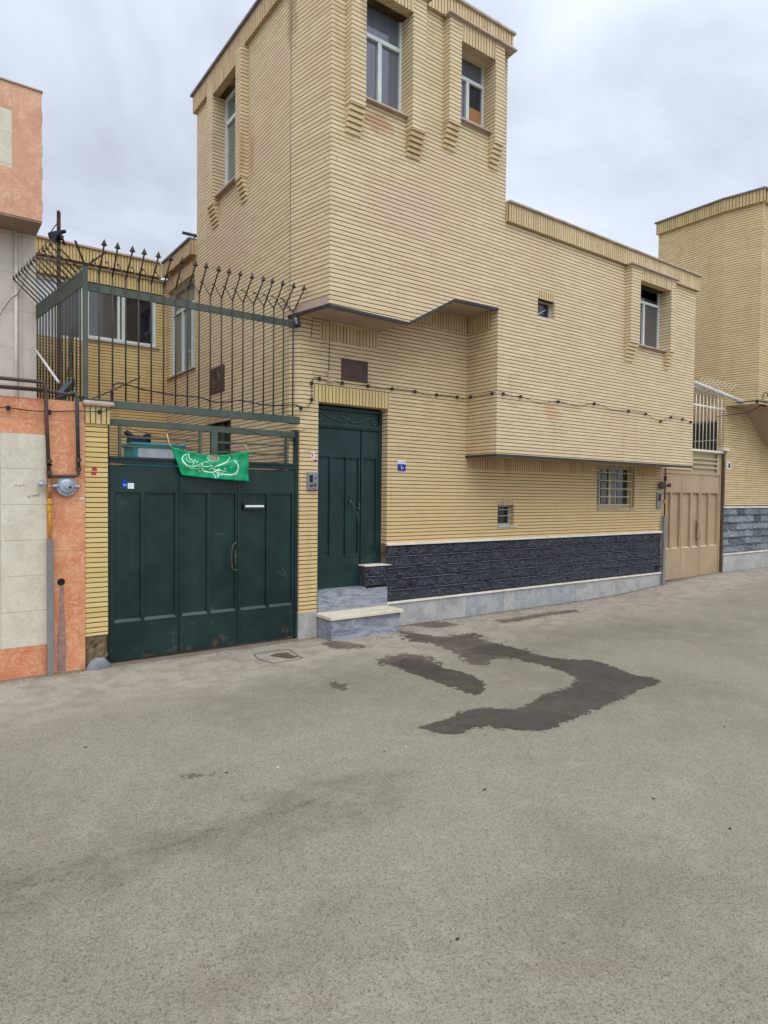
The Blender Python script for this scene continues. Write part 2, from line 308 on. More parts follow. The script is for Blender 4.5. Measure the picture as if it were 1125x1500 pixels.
def groundmat():
    m, nt, b = newmat('worn_asphalt'); vec, xyz = coords(nt)
    big = noi(nt, vec, .45, 6, .62, .4)
    col = mixc(nt, sstep(nt, big, .38, .64), lin(155, 148, 130), lin(140, 133, 116))
    col = mixc(nt, M(nt, 'MULTIPLY', sstep(nt, noi(nt, vec, 3.2, 8, .75), .47, .64), .35), col, lin(170, 163, 144))
    col = mixc(nt, M(nt, 'MULTIPLY', sstep(nt, noi(nt, vec, 1.6, 8, .74, .5), .52, .68), .4), col, lin(138, 124, 109))
    col = mixc(nt, M(nt, 'MULTIPLY', sstep(nt, noi(nt, vec, 14, 6, .75), .52, .70), .25), col, lin(114, 108, 96))
    # cement apron trowelled along the walls
    ap = sstep(nt, M(nt, 'ADD', xyz[1], M(nt, 'MULTIPLY', noi(nt, vec, 1.3, 6, .7), 1.4)), 5.5, 6.7)
    apc = mixc(nt, sstep(nt, noi(nt, vec, 4, 8, .74), .42, .6), lin(176, 167, 152), lin(152, 142, 127))
    col = mixc(nt, M(nt, 'MULTIPLY', ap, .8), col, apc)
    # old coarse gully line and a crack across the lane
    a0, b0 = oZ(-80, 1335), oZ(640, 1118)
    d = (b0-a0); d.z = 0; d.normalize(); nrm = Vector((-d.y, d.x, 0))
    raw = M(nt, 'SUBTRACT', M(nt, 'ADD', M(nt, 'MULTIPLY', xyz[0], nrm.x), M(nt, 'MULTIPLY', xyz[1], nrm.y)), a0.dot(nrm))
    dist = M(nt, 'ADD', raw, M(nt, 'MULTIPLY', M(nt, 'SUBTRACT', noi(nt, vec, 1.7, 8, .72), .5), .9))
    along = M(nt, 'SUBTRACT', M(nt, 'ADD', M(nt, 'MULTIPLY', xyz[0], d.x), M(nt, 'MULTIPLY', xyz[1], d.y)), a0.dot(d))
    ends = M(nt, 'SUBTRACT', 1, sstep(nt, along, (b0-a0).length*.75, (b0-a0).length*1.05))
    gl = M(nt, 'MULTIPLY', M(nt, 'SUBTRACT', 1, sstep(nt, M(nt, 'ABSOLUTE', dist), .0, .42)), ends)
    col = mixc(nt, M(nt, 'MULTIPLY', M(nt, 'MULTIPLY', gl, sstep(nt, noi(nt, vec, 3.5, 7, .75), .30, .62)), .48), col, lin(94, 88, 77))
    ck = M(nt, 'ADD', raw, M(nt, 'MULTIPLY', M(nt, 'SUBTRACT', noi(nt, vec, 4, 8, .75), .5), .32))
    ckm = M(nt, 'MULTIPLY', M(nt, 'MULTIPLY', M(nt, 'SUBTRACT', 1, sstep(nt, M(nt, 'ABSOLUTE', ck), .0, .007)), ends), sstep(nt, noi(nt, vec, 2.3, 3), .44, .52))
    col = mixc(nt, M(nt, 'MULTIPLY', ckm, .7), col, lin(74, 68, 60))
    # grit and dirt gathered along the wall foot
    wf = sstep(nt, M(nt, 'ADD', xyz[1], M(nt, 'MULTIPLY', noi(nt, vec, 7, 6, .7), .22)), 6.66, 6.78)
    col = mixc(nt, M(nt, 'MULTIPLY', wf, .7), col, lin(112, 100, 84))
    ag = aggregate(nt, vec)
    col = mixc(nt, M(nt, 'SUBTRACT', 1., M(nt, 'MULTIPLY', ap, .5)), col, ag, 'MULTIPLY')
    pit = M(nt, 'MULTIPLY', sstep(nt, noi(nt, vec, 60, 4, .8), .62, .67), M(nt, 'SUBTRACT', .75, M(nt, 'MULTIPLY', ap, .45)))
    col = mixc(nt, pit, col, lin(64, 58, 50))
    lt = sstep(nt, noi(nt, vec, 52, 4, .8), .67, .70)
    col = mixc(nt, M(nt, 'MULTIPLY', lt, .6), col, lin(186, 179, 164))
    nt.links.new(col, b.inputs['Base Color']); b.inputs['Roughness'].default_value = .9; b.inputs['Specular IOR Level'].default_value = .2
    h = M(nt, 'ADD', ag, M(nt, 'ADD', M(nt, 'MULTIPLY', noi(nt, vec, 26, 5, .7), .5), M(nt, 'MULTIPLY', pit, -1.)))
    bump(nt, b, h, .5, .005)
    return m
MT['ground'] = groundmat()
def filmmat(name, c1, c2, a0, a1, nsc, namp, op, rough):
    m, nt, b = newmat(name); vec, xyz = coords(nt)
    at = nt.nodes.new('ShaderNodeAttribute'); at.attribute_name = 'inside'
    d = M(nt, 'ADD', at.outputs['Fac'], M(nt, 'MULTIPLY', M(nt, 'SUBTRACT', noi(nt, vec, nsc, 8, .72), .5), namp))
    gr = aggregate(nt, vec)
    col = mixc(nt, sstep(nt, noi(nt, vec, 2.2, 6, .68), .38, .62), lin(*c1), lin(*c2))
    col = mixc(nt, .8, col, gr, 'MULTIPLY')
    nt.links.new(col, b.inputs['Base Color']); b.inputs['Specular IOR Level'].default_value = .5
    nt.links.new(M(nt, 'ADD', rough, M(nt, 'MULTIPLY', noi(nt, vec, 3, 4), .3)), b.inputs['Roughness'])
    fade = M(nt, 'ADD', .72, M(nt, 'MULTIPLY', sstep(nt, noi(nt, vec, 3.1, 6, .7), .35, .6), .28))
    nt.links.new(M(nt, 'MULTIPLY', M(nt, 'MULTIPLY', sstep(nt, d, a0, a1), fade), op), b.inputs['Alpha'])
    bump(nt, b, gr, .4, .003)
    return m
MT['wet'] = filmmat('wet_asphalt', (70, 65, 60), (86, 78, 70), .0, .03, 15, .30, 1., .36)
MT['damp'] = filmmat('damp_trail', (92, 82, 72), (108, 97, 84), -.01, .02, 12, .85, .85, .5)
MT['dried'] = filmmat('dried_stain', (104, 92, 78), (122, 108, 92), .0, .04, 16, .34, .7, .7)
MT['stain'] = plain('oily_stain', (104, 94, 82), .8, (84, 76, 66), 9, .8, bumpy=.3, bscale=150, fine=.4)

# ------------------------------------------------------------------ helpers
def tag(o, label=None, cat=None, group=None, kind=None):
    for k, v in (('label', label), ('category', cat), ('group', group), ('kind', kind)):
        if v: o[k] = v
    return o
def empty(name, loc, label=None, cat=None, group=None):
    o = bpy.data.objects.new(name, None); C.objects.link(o); o.location = loc; o.empty_display_size = .2
    return tag(o, label, cat, group)
class MB:
    def __init__(s): s.v = []; s.f = []; s.sm = set()
    def add(s, vs, fs, smooth=False):
        n = len(s.v); s.v += [Vector(v) for v in vs]
        for f in fs:
            if smooth: s.sm.add(len(s.f))
            s.f.append(tuple(i+n for i in f))
        return s
    def box(s, x0, x1, y0, y1, z0, z1):
        vs = [(x, y, z) for z in (z0, z1) for y in (y0, y1) for x in (x0, x1)]
        return s.add(vs, [(0, 2, 3, 1), (4, 5, 7, 6), (0, 1, 5, 4), (2, 6, 7, 3), (0, 4, 6, 2), (1, 3, 7, 5)])
    def bar(s, a, b, wx, wy, side=Vector((0, -1, 0))):
        a, b = Vector(a), Vector(b); d = (b-a).normalized(); n = side - d*side.dot(d); n.normalize(); u = d.cross(n)
        vs = [p + u*(i*wx/2) + n*(j*wy/2) for p in (a, b) for i, j in ((-1, -1), (1, -1), (1, 1), (-1, 1))]
        return s.add(vs, [(3, 2, 1, 0), (4, 5, 6, 7), (0, 1, 5, 4), (1, 2, 6, 5), (2, 3, 7, 6), (3, 0, 4, 7)])
    def tube(s, pts, r, seg=10, cap=True):
        pts = [Vector(p) for p in pts]; k = len(pts); rs = r if isinstance(r, (list, tuple)) else [r]*k
        d0 = (pts[1]-pts[0]).normalized(); ref = Vector((0, 0, 1)) if abs(d0.z) < .9 else Vector((1, 0, 0))
        n = d0.cross(ref).normalized(); vs = []
        for i, p in enumerate(pts):
            d = (pts[min(i+1, k-1)]-pts[max(i-1, 0)]).normalized()
            n = (n - d*n.dot(d)).normalized(); bi = d.cross(n)
            for j in range(seg):
                a = 2*math.pi*j/seg; vs.append(p + (n*math.cos(a)+bi*math.sin(a))*rs[i])
        fs = [(i*seg+j, i*seg+(j+1) % seg, (i+1)*seg+(j+1) % seg, (i+1)*seg+j) for i in range(k-1) for j in range(seg)]
        s.add(vs, fs, True)
        if cap:
            nn = len(s.v)-len(vs); s.f.append(tuple(nn+j for j in range(seg))[::-1]); s.f.append(tuple(nn+(k-1)*seg+j for j in range(seg)))
        return s
    def lathe(s, c, axis, prof, seg=24):   # prof: (distance along axis, radius)
        axis = Vector(axis).normalized(); pts = [Vector(c)+axis*t for t, r in prof]
        ref = Vector((0, 0, 1)) if abs(axis.z) < .9 else Vector((1, 0, 0)); n = axis.cross(ref).normalized(); bi = axis.cross(n); vs = []
        for p, (t, r) in zip(pts, prof):
            for j in range(seg):
                a = 2*math.pi*j/seg; vs.append(p+(n*math.cos(a)+bi*math.sin(a))*max(r, 1e-4))
        k = len(prof)
        s.add(vs, [(i*seg+j, i*seg+(j+1) % seg, (i+1)*seg+(j+1) % seg, (i+1)*seg+j) for i in range(k-1) for j in range(seg)])
        nn = len(s.v)-len(vs); s.f.append(tuple(nn+j for j in range(seg))[::-1]); s.f.append(tuple(nn+(k-1)*seg+j for j in range(seg)))
        return s
    def build(s, name, mat, parent=None, bevel=0, smooth=False):
        me = bpy.data.meshes.new(name); me.from_pydata([tuple(v) for v in s.v], [], s.f); me.validate()
        bm = bmesh.new(); bm.from_mesh(me); bmesh.ops.recalc_face_normals(bm, faces=bm.faces); bm.to_mesh(me); bm.free()
        for i, p in enumerate(me.polygons):
            p.use_smooth = smooth or (i in s.sm)
        me.materials.append(MT[mat] if isinstance(mat, str) else mat)
        o = bpy.data.objects.new(name, me); C.objects.link(o)
        if parent:
            # keep mesh coordinates equal to world coordinates
            root = parent
            while root.parent: root = root.parent
            o.parent = parent
            if parent is root: o.location = -root.location
        if bevel:
            md = o.modifiers.new('bevel', 'BEVEL'); md.width = bevel; md.segments = 2; md.limit_method = 'ANGLE'; md.angle_limit = math.radians(40)
        return o
def B(*a): return MB().box(*a)
def poly_wall(outer, holes, O, U, Nn, thick):
    """solid wall from a 2-D outline (u, z) with holes, extruded along Nn"""
    O, U, Nn = Vector(O), Vector(U), Vector(Nn); Z = Vector((0, 0, 1))
    loops = [outer]+holes
    flat = [p for l in loops for p in l]
    tri = geometry.tessellate_polygon([[Vector((p[0], p[1], 0)) for p in l] for l in loops])
    P = lambda p, t: O + U*p[0] + Z*p[1] + Nn*t
    n = len(flat); mb = MB(); fs = []
    for t in tri: fs.append(tuple(t)); fs.append(tuple(i+n for i in t[::-1]))
    k = 0
    for l in loops:
        for i in range(len(l)):
            a, b_ = k+i, k+(i+1) % len(l); fs.append((a, b_, b_+n, a+n))
        k += len(l)
    return mb.add([P(p, 0) for p in flat]+[P(p, thick) for p in flat], fs)
def rect(u0, u1, z0, z1): return [(u0, z0), (u1, z0), (u1, z1), (u0, z1)]
def frac(pts, amp, it, rnd):
    """roughen a closed outline"""
    for _ in range(it):
        q = []
        for i in range(len(pts)):
            a, b_ = pts[i], pts[(i+1) % len(pts)]; q.append(a); m = (a+b_)/2; d = b_-a
            q.append(m+Vector((-d.y, d.x, 0))*rnd.uniform(-amp, amp))
        pts = q
    return pts
def smooth_path(pts, n=6):
    pts = [Vector(p) for p in pts]; o = []
    for i in range(len(pts)-1):
        p0, p1, p2, p3 = pts[max(i-1, 0)], pts[i], pts[i+1], pts[min(i+2, len(pts)-1)]
        for k in range(n):
            t = k/n; o.append(.5*((2*p1)+(p2-p0)*t+(2*p0-5*p1+4*p2-p3)*t*t+(3*p1-p0-3*p2+p3)*t**3))
    o.append(pts[-1]); return o

def ribbon(strokes, mapf, wd, name, mat, parent=None, th=.0015, widths=None):
    m = MB()
    for si, s_ in enumerate(strokes):
        pts = smooth_path([Vector((p[0], p[1], 0)) for p in s_], 5) if len(s_) > 2 else [Vector((p[0], p[1], 0)) for p in s_]
        n = len(pts); Lf = []; vs = []
        for i, p in enumerate(pts):
            d = (pts[min(i+1, n-1)]-pts[max(i-1, 0)]); d.normalize(); nn = Vector((-d.y, d.x, 0))
            t = i/(n-1); prof = .35+.65*math.sin(math.pi*min(max(t*.9+.08, 0), 1))
            w0 = (widths[si] if widths else wd)*prof/2
            a, b_ = p+nn*w0, p-nn*w0
            vs += [mapf(a.x, a.y, 0), mapf(b_.x, b_.y, 0), mapf(a.x, a.y, th), mapf(b_.x, b_.y, th)]
        fs = []
        for i in range(n-1):
            k_ = i*4; fs += [(k_+2, k_+3, k_+7, k_+6), (k_, k_+4, k_+5, k_+1), (k_, k_+2, k_+6, k_+4), (k_+1, k_+5, k_+7, k_+3)]
        fs += [(0, 1, 3, 2), ((n-1)*4, (n-1)*4+2, (n-1)*4+3, (n-1)*4+1)]
        m.add(vs, fs)
    return m.build(name, mat, parent)
V3 = Vector
YW, YF, XL, YB = 6.70, 6.12, 3.55, 11.38

# ------------------------------------------------------------------ ground
def gz(x, y):
    t = min(max((x-9.0)/4.2, 0), 1); return .175*t*t*(3-2*t)
g = MB(); xs = [-60, -30, -15, -6, -2, 0, 2, 4, 6, 8, 9]+[9+.3*i for i in range(1, 17)]+[15, 18, 25, 45, 80]
ys = [-60, -30, -10, -4, 0, 2, 4, 6, 7, 9, 12, 20, 45, 80]
vs = [(x, y, gz(x, y)) for y in ys for x in xs]; nx = len(xs)
g.add(vs, [(j*nx+i, j*nx+i+1, (j+1)*nx+i+1, (j+1)*nx+i) for j in range(len(ys)-1) for i in range(nx-1)], True)
tag(g.build('ground', 'ground'), kind='structure')

def patch(pxs, mat, name, label, cat, seed=1, amp=.16, it=4, z=.004, cell=.03):
    """thin sheet over the ground; the attribute 'inside' holds the distance to its outline so that the film frays at the edge"""
    P2 = [oZ(x, y, 0).xy for x, y in pxs]; n = len(P2); mg = .07
    def sd(p):
        best = 1e9; ins = False
        for i in range(n):
            a, b_ = P2[i], P2[(i+1) % n]; e_ = b_-a; w_ = p-a; t = min(max(w_.dot(e_)/max(e_.dot(e_), 1e-9), 0), 1)
            best = min(best, (w_-e_*t).length)
            if (a.y > p.y) != (b_.y > p.y) and p.x < (b_.x-a.x)*(p.y-a.y)/(b_.y-a.y)+a.x: ins = not ins
        return best if ins else -best
    x0, x1 = min(p.x for p in P2)-mg, max(p.x for p in P2)+mg; y0, y1 = min(p.y for p in P2)-mg, min(max(p.y for p in P2)+mg, 6.675)
    nx_, ny_ = int((x1-x0)/cell)+1, int((y1-y0)/cell)+1
    D = {}; 
    for j in range(ny_):
        for i in range(nx_):
            d = sd(Vector((x0+i*cell, y0+j*cell)))
            if d > -mg-cell: D[(i, j)] = d
    idx = {k: q for q, k in enumerate(D)}
    fs = [(idx[(i, j)], idx[(i+1, j)], idx[(i+1, j+1)], idx[(i, j+1)]) for (i, j) in D if (i+1, j) in D and (i+1, j+1) in D and (i, j+1) in D]
    me = bpy.data.meshes.new(name); me.from_pydata([(x0+i*cell, y0+j*cell, z) for i, j in D], [], fs)
    at = me.attributes.new('inside', 'FLOAT', 'POINT'); at.data.foreach_set('value', list(D.values()))
    me.materials.append(MT[mat]); o = bpy.data.objects.new(name, me); C.objects.link(o)
    return tag(o, label, cat, 'wet patches on the lane' if cat == 'wet patch' else 'dark stains on the lane')
patch([(700, 946), (726, 943), (760, 950), (790, 960), (830, 966), (866, 967), (886, 972), (910, 981), (932, 990),
       (955, 992), (970, 998), (955, 1006), (942, 1008), (921, 1021), (885, 1036), (845, 1052), (812, 1066), (792, 1072), (745, 1070), (722, 1066), (704, 1065), (690, 1070), (672, 1077), (648, 1076),
       (625, 1070), (606, 1068), (628, 1060), (650, 1056), (668, 1044), (700, 1037), (722, 1036), (748, 1040), (768, 1034), (790, 1021), (812, 1012), (835, 1006), (842, 997), (838, 990), (818, 982), (794, 974),
       (764, 968), (745, 962), (722, 960), (700, 958), (684, 952)], 'wet', 'wet_patch', 'large dark wet patch of spilled water curving across the asphalt', 'wet patch', 3, cell=.02)
patch([(588, 924), (612, 928), (640, 933), (672, 930), (700, 927), (712, 938), (742, 946), (770, 952), (776, 964), (745, 964), (722, 966), (712, 974), (694, 974), (680, 968), (672, 958), (652, 950), (640, 945), (615, 941), (594, 937)],
      'damp', 'wet_patch', 'brown half-dried trail leading from the doorstep into the large wet patch', 'wet patch', 4, z=.003, cell=.02)
patch([(572, 972), (592, 964), (612, 966), (632, 970), (652, 979), (672, 983), (700, 992), (712, 1004), (710, 1014), (696, 1019), (682, 1016), (668, 1009), (646, 1002), (620, 994), (600, 986), (584, 980)],
      'wet', 'wet_patch', 'small elongated wet patch between the doorstep and the large spill', 'wet patch', 5, cell=.02)
patch([(550, 968), (566, 963), (596, 958), (624, 962), (646, 972), (632, 976), (600, 972), (580, 976), (560, 974)], 'damp', 'wet_patch', 'mottled brown damp fringe above the small elongated wet patch', 'wet patch', 6, z=.003, cell=.02)
patch([(480, 1003), (492, 996), (500, 1001), (514, 999), (508, 1006), (516, 1010), (500, 1012), (490, 1009), (482, 1010)], 'dried', 'dark_stain',
      'small dark splotch on the ground in front of the manhole cover', 'stain', 8, .3)
patch([(590, 915), (612, 911), (655, 911), (676, 915), (648, 920), (620, 919)], 'dried', 'dark_stain', 'brown damp stain on the ground against the marble skirting', 'stain', 9, .2, z=.006)
patch([(724, 909), (760, 904), (800, 897), (842, 893), (850, 896), (800, 903), (765, 910), (735, 914)], 'dried', 'dark_stain', 'thin dark streak on the cement in front of the stone plinth', 'stain', 10, .14, z=.006)
patch([(262, 1136), (278, 1130), (300, 1132), (318, 1134), (300, 1140), (276, 1142)], 'dried', 'dark_stain', 'faint oily stain on the lane left of centre', 'stain', 12, .3)
patch([(468, 943), (490, 938), (530, 944), (545, 948), (520, 951), (484, 950)], 'dried', 'dark_stain', 'faint brown stain just below the marble doorstep', 'stain', 13, .2)

# manhole cover (dug in slab with iron keyhole)
mc = empty('manhole_cover', oZ(408, 962), 'cemented manhole cover with a rusty outline in front of the green gate', 'manhole cover')
ring = [(372, 958), (402, 953), (424, 951), (444, 964), (438, 966), (402, 972), (386, 969), (376, 964)]
pts = [oZ(x, y) for x, y in ring]; cen = sum(pts, Vector())/len(pts)
rp = frac(pts, .05, 2, random.Random(4)); mb = MB(); n = len(rp)
mb.add([(p.x, p.y, .004) for p in rp]+[tuple((cen+(p-cen)*.955).xy)+(.004,) for p in rp], [(i, (i+1) % n, n+(i+1) % n, n+i) for i in range(n)]).build('rim', 'rust', mc)
pl = [(395, 961), (412, 957), (424, 957), (430, 961), (437, 962), (424, 965), (410, 963)]
pp = frac([oZ(x, y) for x, y in pl], .14, 2, random.Random(2)); tri = geometry.tessellate_polygon([pp])
MB().add([(p.x, p.y, .005) for p in pp], [tuple(t) for t in tri]).build('lifting_plate', 'rust', mc)
k = oZ(411, 961); MB().lathe((k.x, k.y, .002), (0, 0, 1), [(0, .05), (.008, .05), (.01, .04), (.01, .03), (.006, .028)], 16).build('keyhole_ring', 'rust', mc)

# ------------------------------------------------------------------ main house
H = empty('brick_house', (7.4, 8.5, 0), 'beige brick house with a tall tower, overhanging upper floor and long low wing', 'house')
# facade (upper floor, overhanging the lane) -------------------------------------------------
W1 = (4.055, 4.705, 6.135, 7.275); W2 = (5.46, 6.05, 6.405, 7.26); W3 = (9.33, 10.215, 4.165, 5.14); SW = (7.05, 7.405, 4.215, 4.46)
ZL, ZR, ZB, ZP = 3.775, 4.19, 2.265, 5.36
outer = [(3.68, ZL), (4.771, ZL-.02), (5.504, ZR-.02), (6.272, ZR), (6.272, ZB), (11.19, ZB), (11.19, ZP), (6.385, ZP), (6.385, 7.53), (3.68, 7.53)]
poly_wall(outer, [rect(*W1), rect(*W2), rect(*W3), rect(*SW)], (0, YF, 0), (1, 0, 0), (0, 1, 0), .12).build('facade_wall', 'bu', H)
# chamfered tower flank (from the facade corner back to the party line)
cA, cB = Vector((3.68, YF, 0)), Vector((XL, 6.80, 0)); dU = (cB-cA); ln_ = dU.length; dU.normalize()
poly_wall(rect(0.0, ln_, ZL, 7.53), [], cA+Vector((.0015, .0, 0)), dU, Vector((dU.y, -dU.x, 0)), .12).build('tower_flank_wall', 'bleft', H)
# long side wall facing the courtyard
WT = (8.17, 8.98, 5.93, 7.32); LB = (9.96, 11.19, 3.67, 5.10); CD = (8.52, 9.40, 0, 2.72)
sw_out = [(6.80, 0), (8.52, 0), (8.52, 2.72), (9.40, 2.72), (9.40, 0), (YB, 0), (YB, 5.37), (9.87, 5.37), (9.87, 7.53), (6.80, 7.53)]
poly_wall(sw_out, [rect(*WT), rect(*LB)], (XL, 0, 0), (0, 1, 0), (1, 0, 0), .12).build('courtyard_wall', 'bleft', H)
B(6.25, 6.385, YF+.12, 9.87, 5.3, 7.53).build('tower_rear_wall', 'bleft', H)
B(XL+.12, 6.25, 9.75, 9.87, 5.0, 7.53).build('tower_rear_wall', 'bleft', H)
B(XL+.13, 6.24, YF+.13, 9.74, 7.3, 7.5).build('roof_slab', 'plaster', H)
B(6.40, 11.18, YF+.13, 9.8, 5.0, 5.15).build('roof_slab', 'plaster', H)
B(XL+.13, 6.2, 9.9, 12, 5.0, 5.15).build('roof_slab', 'plaster', H)
B(11.06, 11.19, YF+.12, 9.8, ZB, ZP).build('end_wall', 'bu', H)
# street wall (ground floor, set back under the overhang)
DR = (3.885, 4.905, .53, 2.80); S2 = (6.915, 7.258, 1.27, 1.565); G2 = (9.27, 10.345, 1.515, 2.235)
outer = [(3.64, .305), (3.885, .305), (3.885, 2.80), (4.905, 2.80), (4.905, 1.075), (11.2, 1.075), (11.2, ZB+.02), (6.28, ZB+.02), (6.28, 4.3), (3.64, 4.3)]
poly_wall(outer, [rect(*S2), rect(*G2)], (0, YW, 0), (1, 0, 0), (0, 1, 0), .25).build('street_wall', 'bl', H)
poly_wall(rect(.0, .135, 2.45, 3.77), [], (3.639, YW+.001, 0), V3((-.67, .742, 0)), V3((.742, .67, 0)), .05).build('pier_return', 'bleft', H)
# recess return and soffits
B(6.272, 6.392, YF+.12, YW, ZB, ZR+.12).build('recess_return_wall', 'bl', H)
mb = MB()
def prism(loop, z0, z1):
    n = len(loop); zs0 = z0 if callable(z0) else (lambda p: z0); zs1 = z1 if callable(z1) else (lambda p: z1)
    return MB().add([(p[0], p[1], zs0(p)) for p in loop]+[(p[0], p[1], zs1(p)) for p in loop],
                    [tuple(range(n))[::-1], tuple(range(n, 2*n))]+[(i, (i+1) % n, n+(i+1) % n, n+i) for i in range(n)])
ZO = [(3.5, ZL), (3.68, ZL), (4.771, ZL-.02), (5.504, ZR-.02), (6.272, ZR), (7, ZR)]
def zd(p):
    for (xa, za), (xb, zb) in zip(ZO, ZO[1:]):
        if p[0] <= xb: return za+(zb-za)*(p[0]-xa)/(xb-xa)
    return ZR
for lp in ([(3.68, YF+.01), (3.68, YW), (3.57, YW), (3.57, 6.66)], [(3.68, YF+.01), (4.771, YF+.01), (4.771, YW), (3.68, YW)], [(4.771, YF+.01), (5.504, YF+.01), (5.504, YW), (4.771, YW)]):
    prism(lp, lambda p: zd(p)-.003, lambda p: zd(p)+.1).build('soffit', 'plaster', H)
prism([(5.504, YF+.01), (6.27, YF+.01), (6.27, YW), (5.504, YW)], lambda p: zd(p)-.003, lambda p: zd(p)+.1).build('soffit', 'plaster', H)
prism([(6.275, YF+.01), (11.18, YF+.01), (11.18, YW+.0), (6.275, YW+.0)], ZB-.003, ZB+.1).build('soffit', 'plaster', H)
# black edge strips below the overhang
st = MB(); T = .034; y0, y1 = YF-.012, YF+.02
def strip2(a, b_):
    (xa, za), (xb, zb) = a, b_
    st.add([(xa, y0, za-T), (xb, y0, zb-T), (xb, y0, zb), (xa, y0, za), (xa, y1, za-T), (xb, y1, zb-T), (xb, y1, zb), (xa, y1, za)],
           [(0, 1, 2, 3), (7, 6, 5, 4), (0, 4, 5, 1), (3, 2, 6, 7), (0, 3, 7, 4), (1, 5, 6, 2)])
strip2((3.665, ZL), (4.771, ZL-.02)); strip2((4.771, ZL-.02), (5.504, ZR-.02)); strip2((5.504, ZR-.02), (6.272, ZR))
strip2((6.255, ZB), (11.2, ZB))
st.bar((3.667, YF-.005, ZL-T/2), (XL-.012, 6.81, ZL-T/2), .024, T, Vector((0, 0, 1)))
st.box(6.258, 6.28, YF+.02, YW, ZB-T, ZB-.001)
st.build('edge_strip', 'strip', H)
# parapets: soldier band and coping -----------------------------------------------------------
def band(x0, x1, ya, z0, z1, t=.05, mat='su', nm='parapet_band'): return B(x0, x1, ya-t, ya+.02, z0, z1).build(nm, mat, H)
band(3.60, 6.43, YF, 7.515, 7.765)
B(6.386, 6.436, YF+.02, 9.92, 7.515, 7.765).build('parapet_band', 'su', H)
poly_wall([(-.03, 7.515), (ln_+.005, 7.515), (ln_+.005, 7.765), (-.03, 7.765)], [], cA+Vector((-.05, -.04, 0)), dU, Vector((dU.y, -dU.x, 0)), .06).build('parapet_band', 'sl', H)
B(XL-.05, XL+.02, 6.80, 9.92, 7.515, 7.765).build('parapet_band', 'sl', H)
B(3.57, 6.46, YF-.08, YF+.14, 7.766, 7.80).build('coping', 'cap', H, .006)
poly_wall(rect(-.04, ln_+.02, 7.764, 7.799), [], cA+Vector((-.085, -.04, 0)), dU, Vector((dU.y, -dU.x, 0)), .14).build('coping', 'capg', H)
B(XL-.085, XL+.14, 6.84, 9.95, 7.767, 7.802).build('coping', 'capg', H, .006)
band(6.39, 11.24, YF, 5.345, 5.585)
B(11.191, 11.24, YF+.02, 9.8, 5.345, 5.585).build('parapet_band', 'su', H)
B(6.387, 11.27, YF-.08, YF+.14, 5.586, 5.615).build('coping', 'cap', H, .006)
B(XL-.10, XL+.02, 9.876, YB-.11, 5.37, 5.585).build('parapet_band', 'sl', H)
B(XL-.13, XL+.12, 9.876, YB-.14, 5.586, 5.62).build('coping', 'capg', H, .006)
B(XL-.03, XL+.01, 9.96, 11.2, 5.102, 5.30).build('lintel', 'sl', H)
# windows ------------------------------------------------------------------------------------
def window(x0, x1, z0, z1, Y, tz, mx, pa, pt, fr='frame', fw=.045, name='window', low=None):
    """frame in the plane Y (outer face); tz = transom height, mx = mullion x"""
    f = MB(); d0, d1 = Y, Y+.05
    f.box(x0, x0+fw, d0, d1, z0, z1); f.box(x1-fw, x1, d0, d1, z0, z1); f.box(x0+fw, x1-fw, d0+.001, d1, z0, z0+fw); f.box(x0+fw, x1-fw, d0+.001, d1, z1-fw, z1)
    if tz: f.box(x0+fw, x1-fw, d0-.006, d1, tz-fw/2, tz+fw/2)
    zt = tz-fw/2 if tz else z1-fw
    f.box(mx-fw/2, mx+fw/2, d0-.004, d1, z0+fw, zt)
    f.box(mx+fw/2, mx+fw/2+.018, d0+.012, d1, z0+fw, zt)
    wo = f.build(name, fr, H)
    B(x0+fw, mx-fw/2, Y+.03, Y+.034, z0+fw, zt).build('pane', pa[0], wo)
    B(mx+fw/2+.018, x1-fw, Y+.026, Y+.03, z0+fw, zt).build('pane', pa[1], wo)
    if tz: B(x0+fw, x1-fw, Y+.03, Y+.034, tz+fw/2, z1-fw).build('pane', pt, wo)
    B(x0-.05, x1+.05, Y+.2, Y+.22, z0-.05, z1+.05).build('curtain', 'room', wo)
    return wo
YG = 6.22
wa = window(W1[0]+.005, 4.72, 6.135, 7.33, YG, 6.935, 4.385, ('pane', 'pane'), 'panet')
wb = window(W2[0]+.005, 6.07, 6.41, 7.33, YG, 7.01, 5.765, ('pane', 'paned'), 'panet')
B(5.80, 6.02, YG+.018, YG+.025, 6.455, 6.70).build('cardboard_sheet', 'cardboard', wb)
wc = window(W3[0]+.005, 10.235, 4.185, 5.18, YG, 4.915, 9.77, ('panew', 'panew'), 'paned', fr='frame', fw=.04)
B(W1[0]-.0, W1[1]+.03, YF-.055, YG, 6.11, 6.134).build('sill', 'cap', wa, .003)
B(W2[0]-.0, W2[1]+.03, YF-.055, YG, 6.375, 6.404).build('sill', 'cap', wb, .003)
B(W3[0]-.0, W3[1]+.03, YF-.055, YG, 4.14, 4.164).build('sill', 'cap', wc, .003)
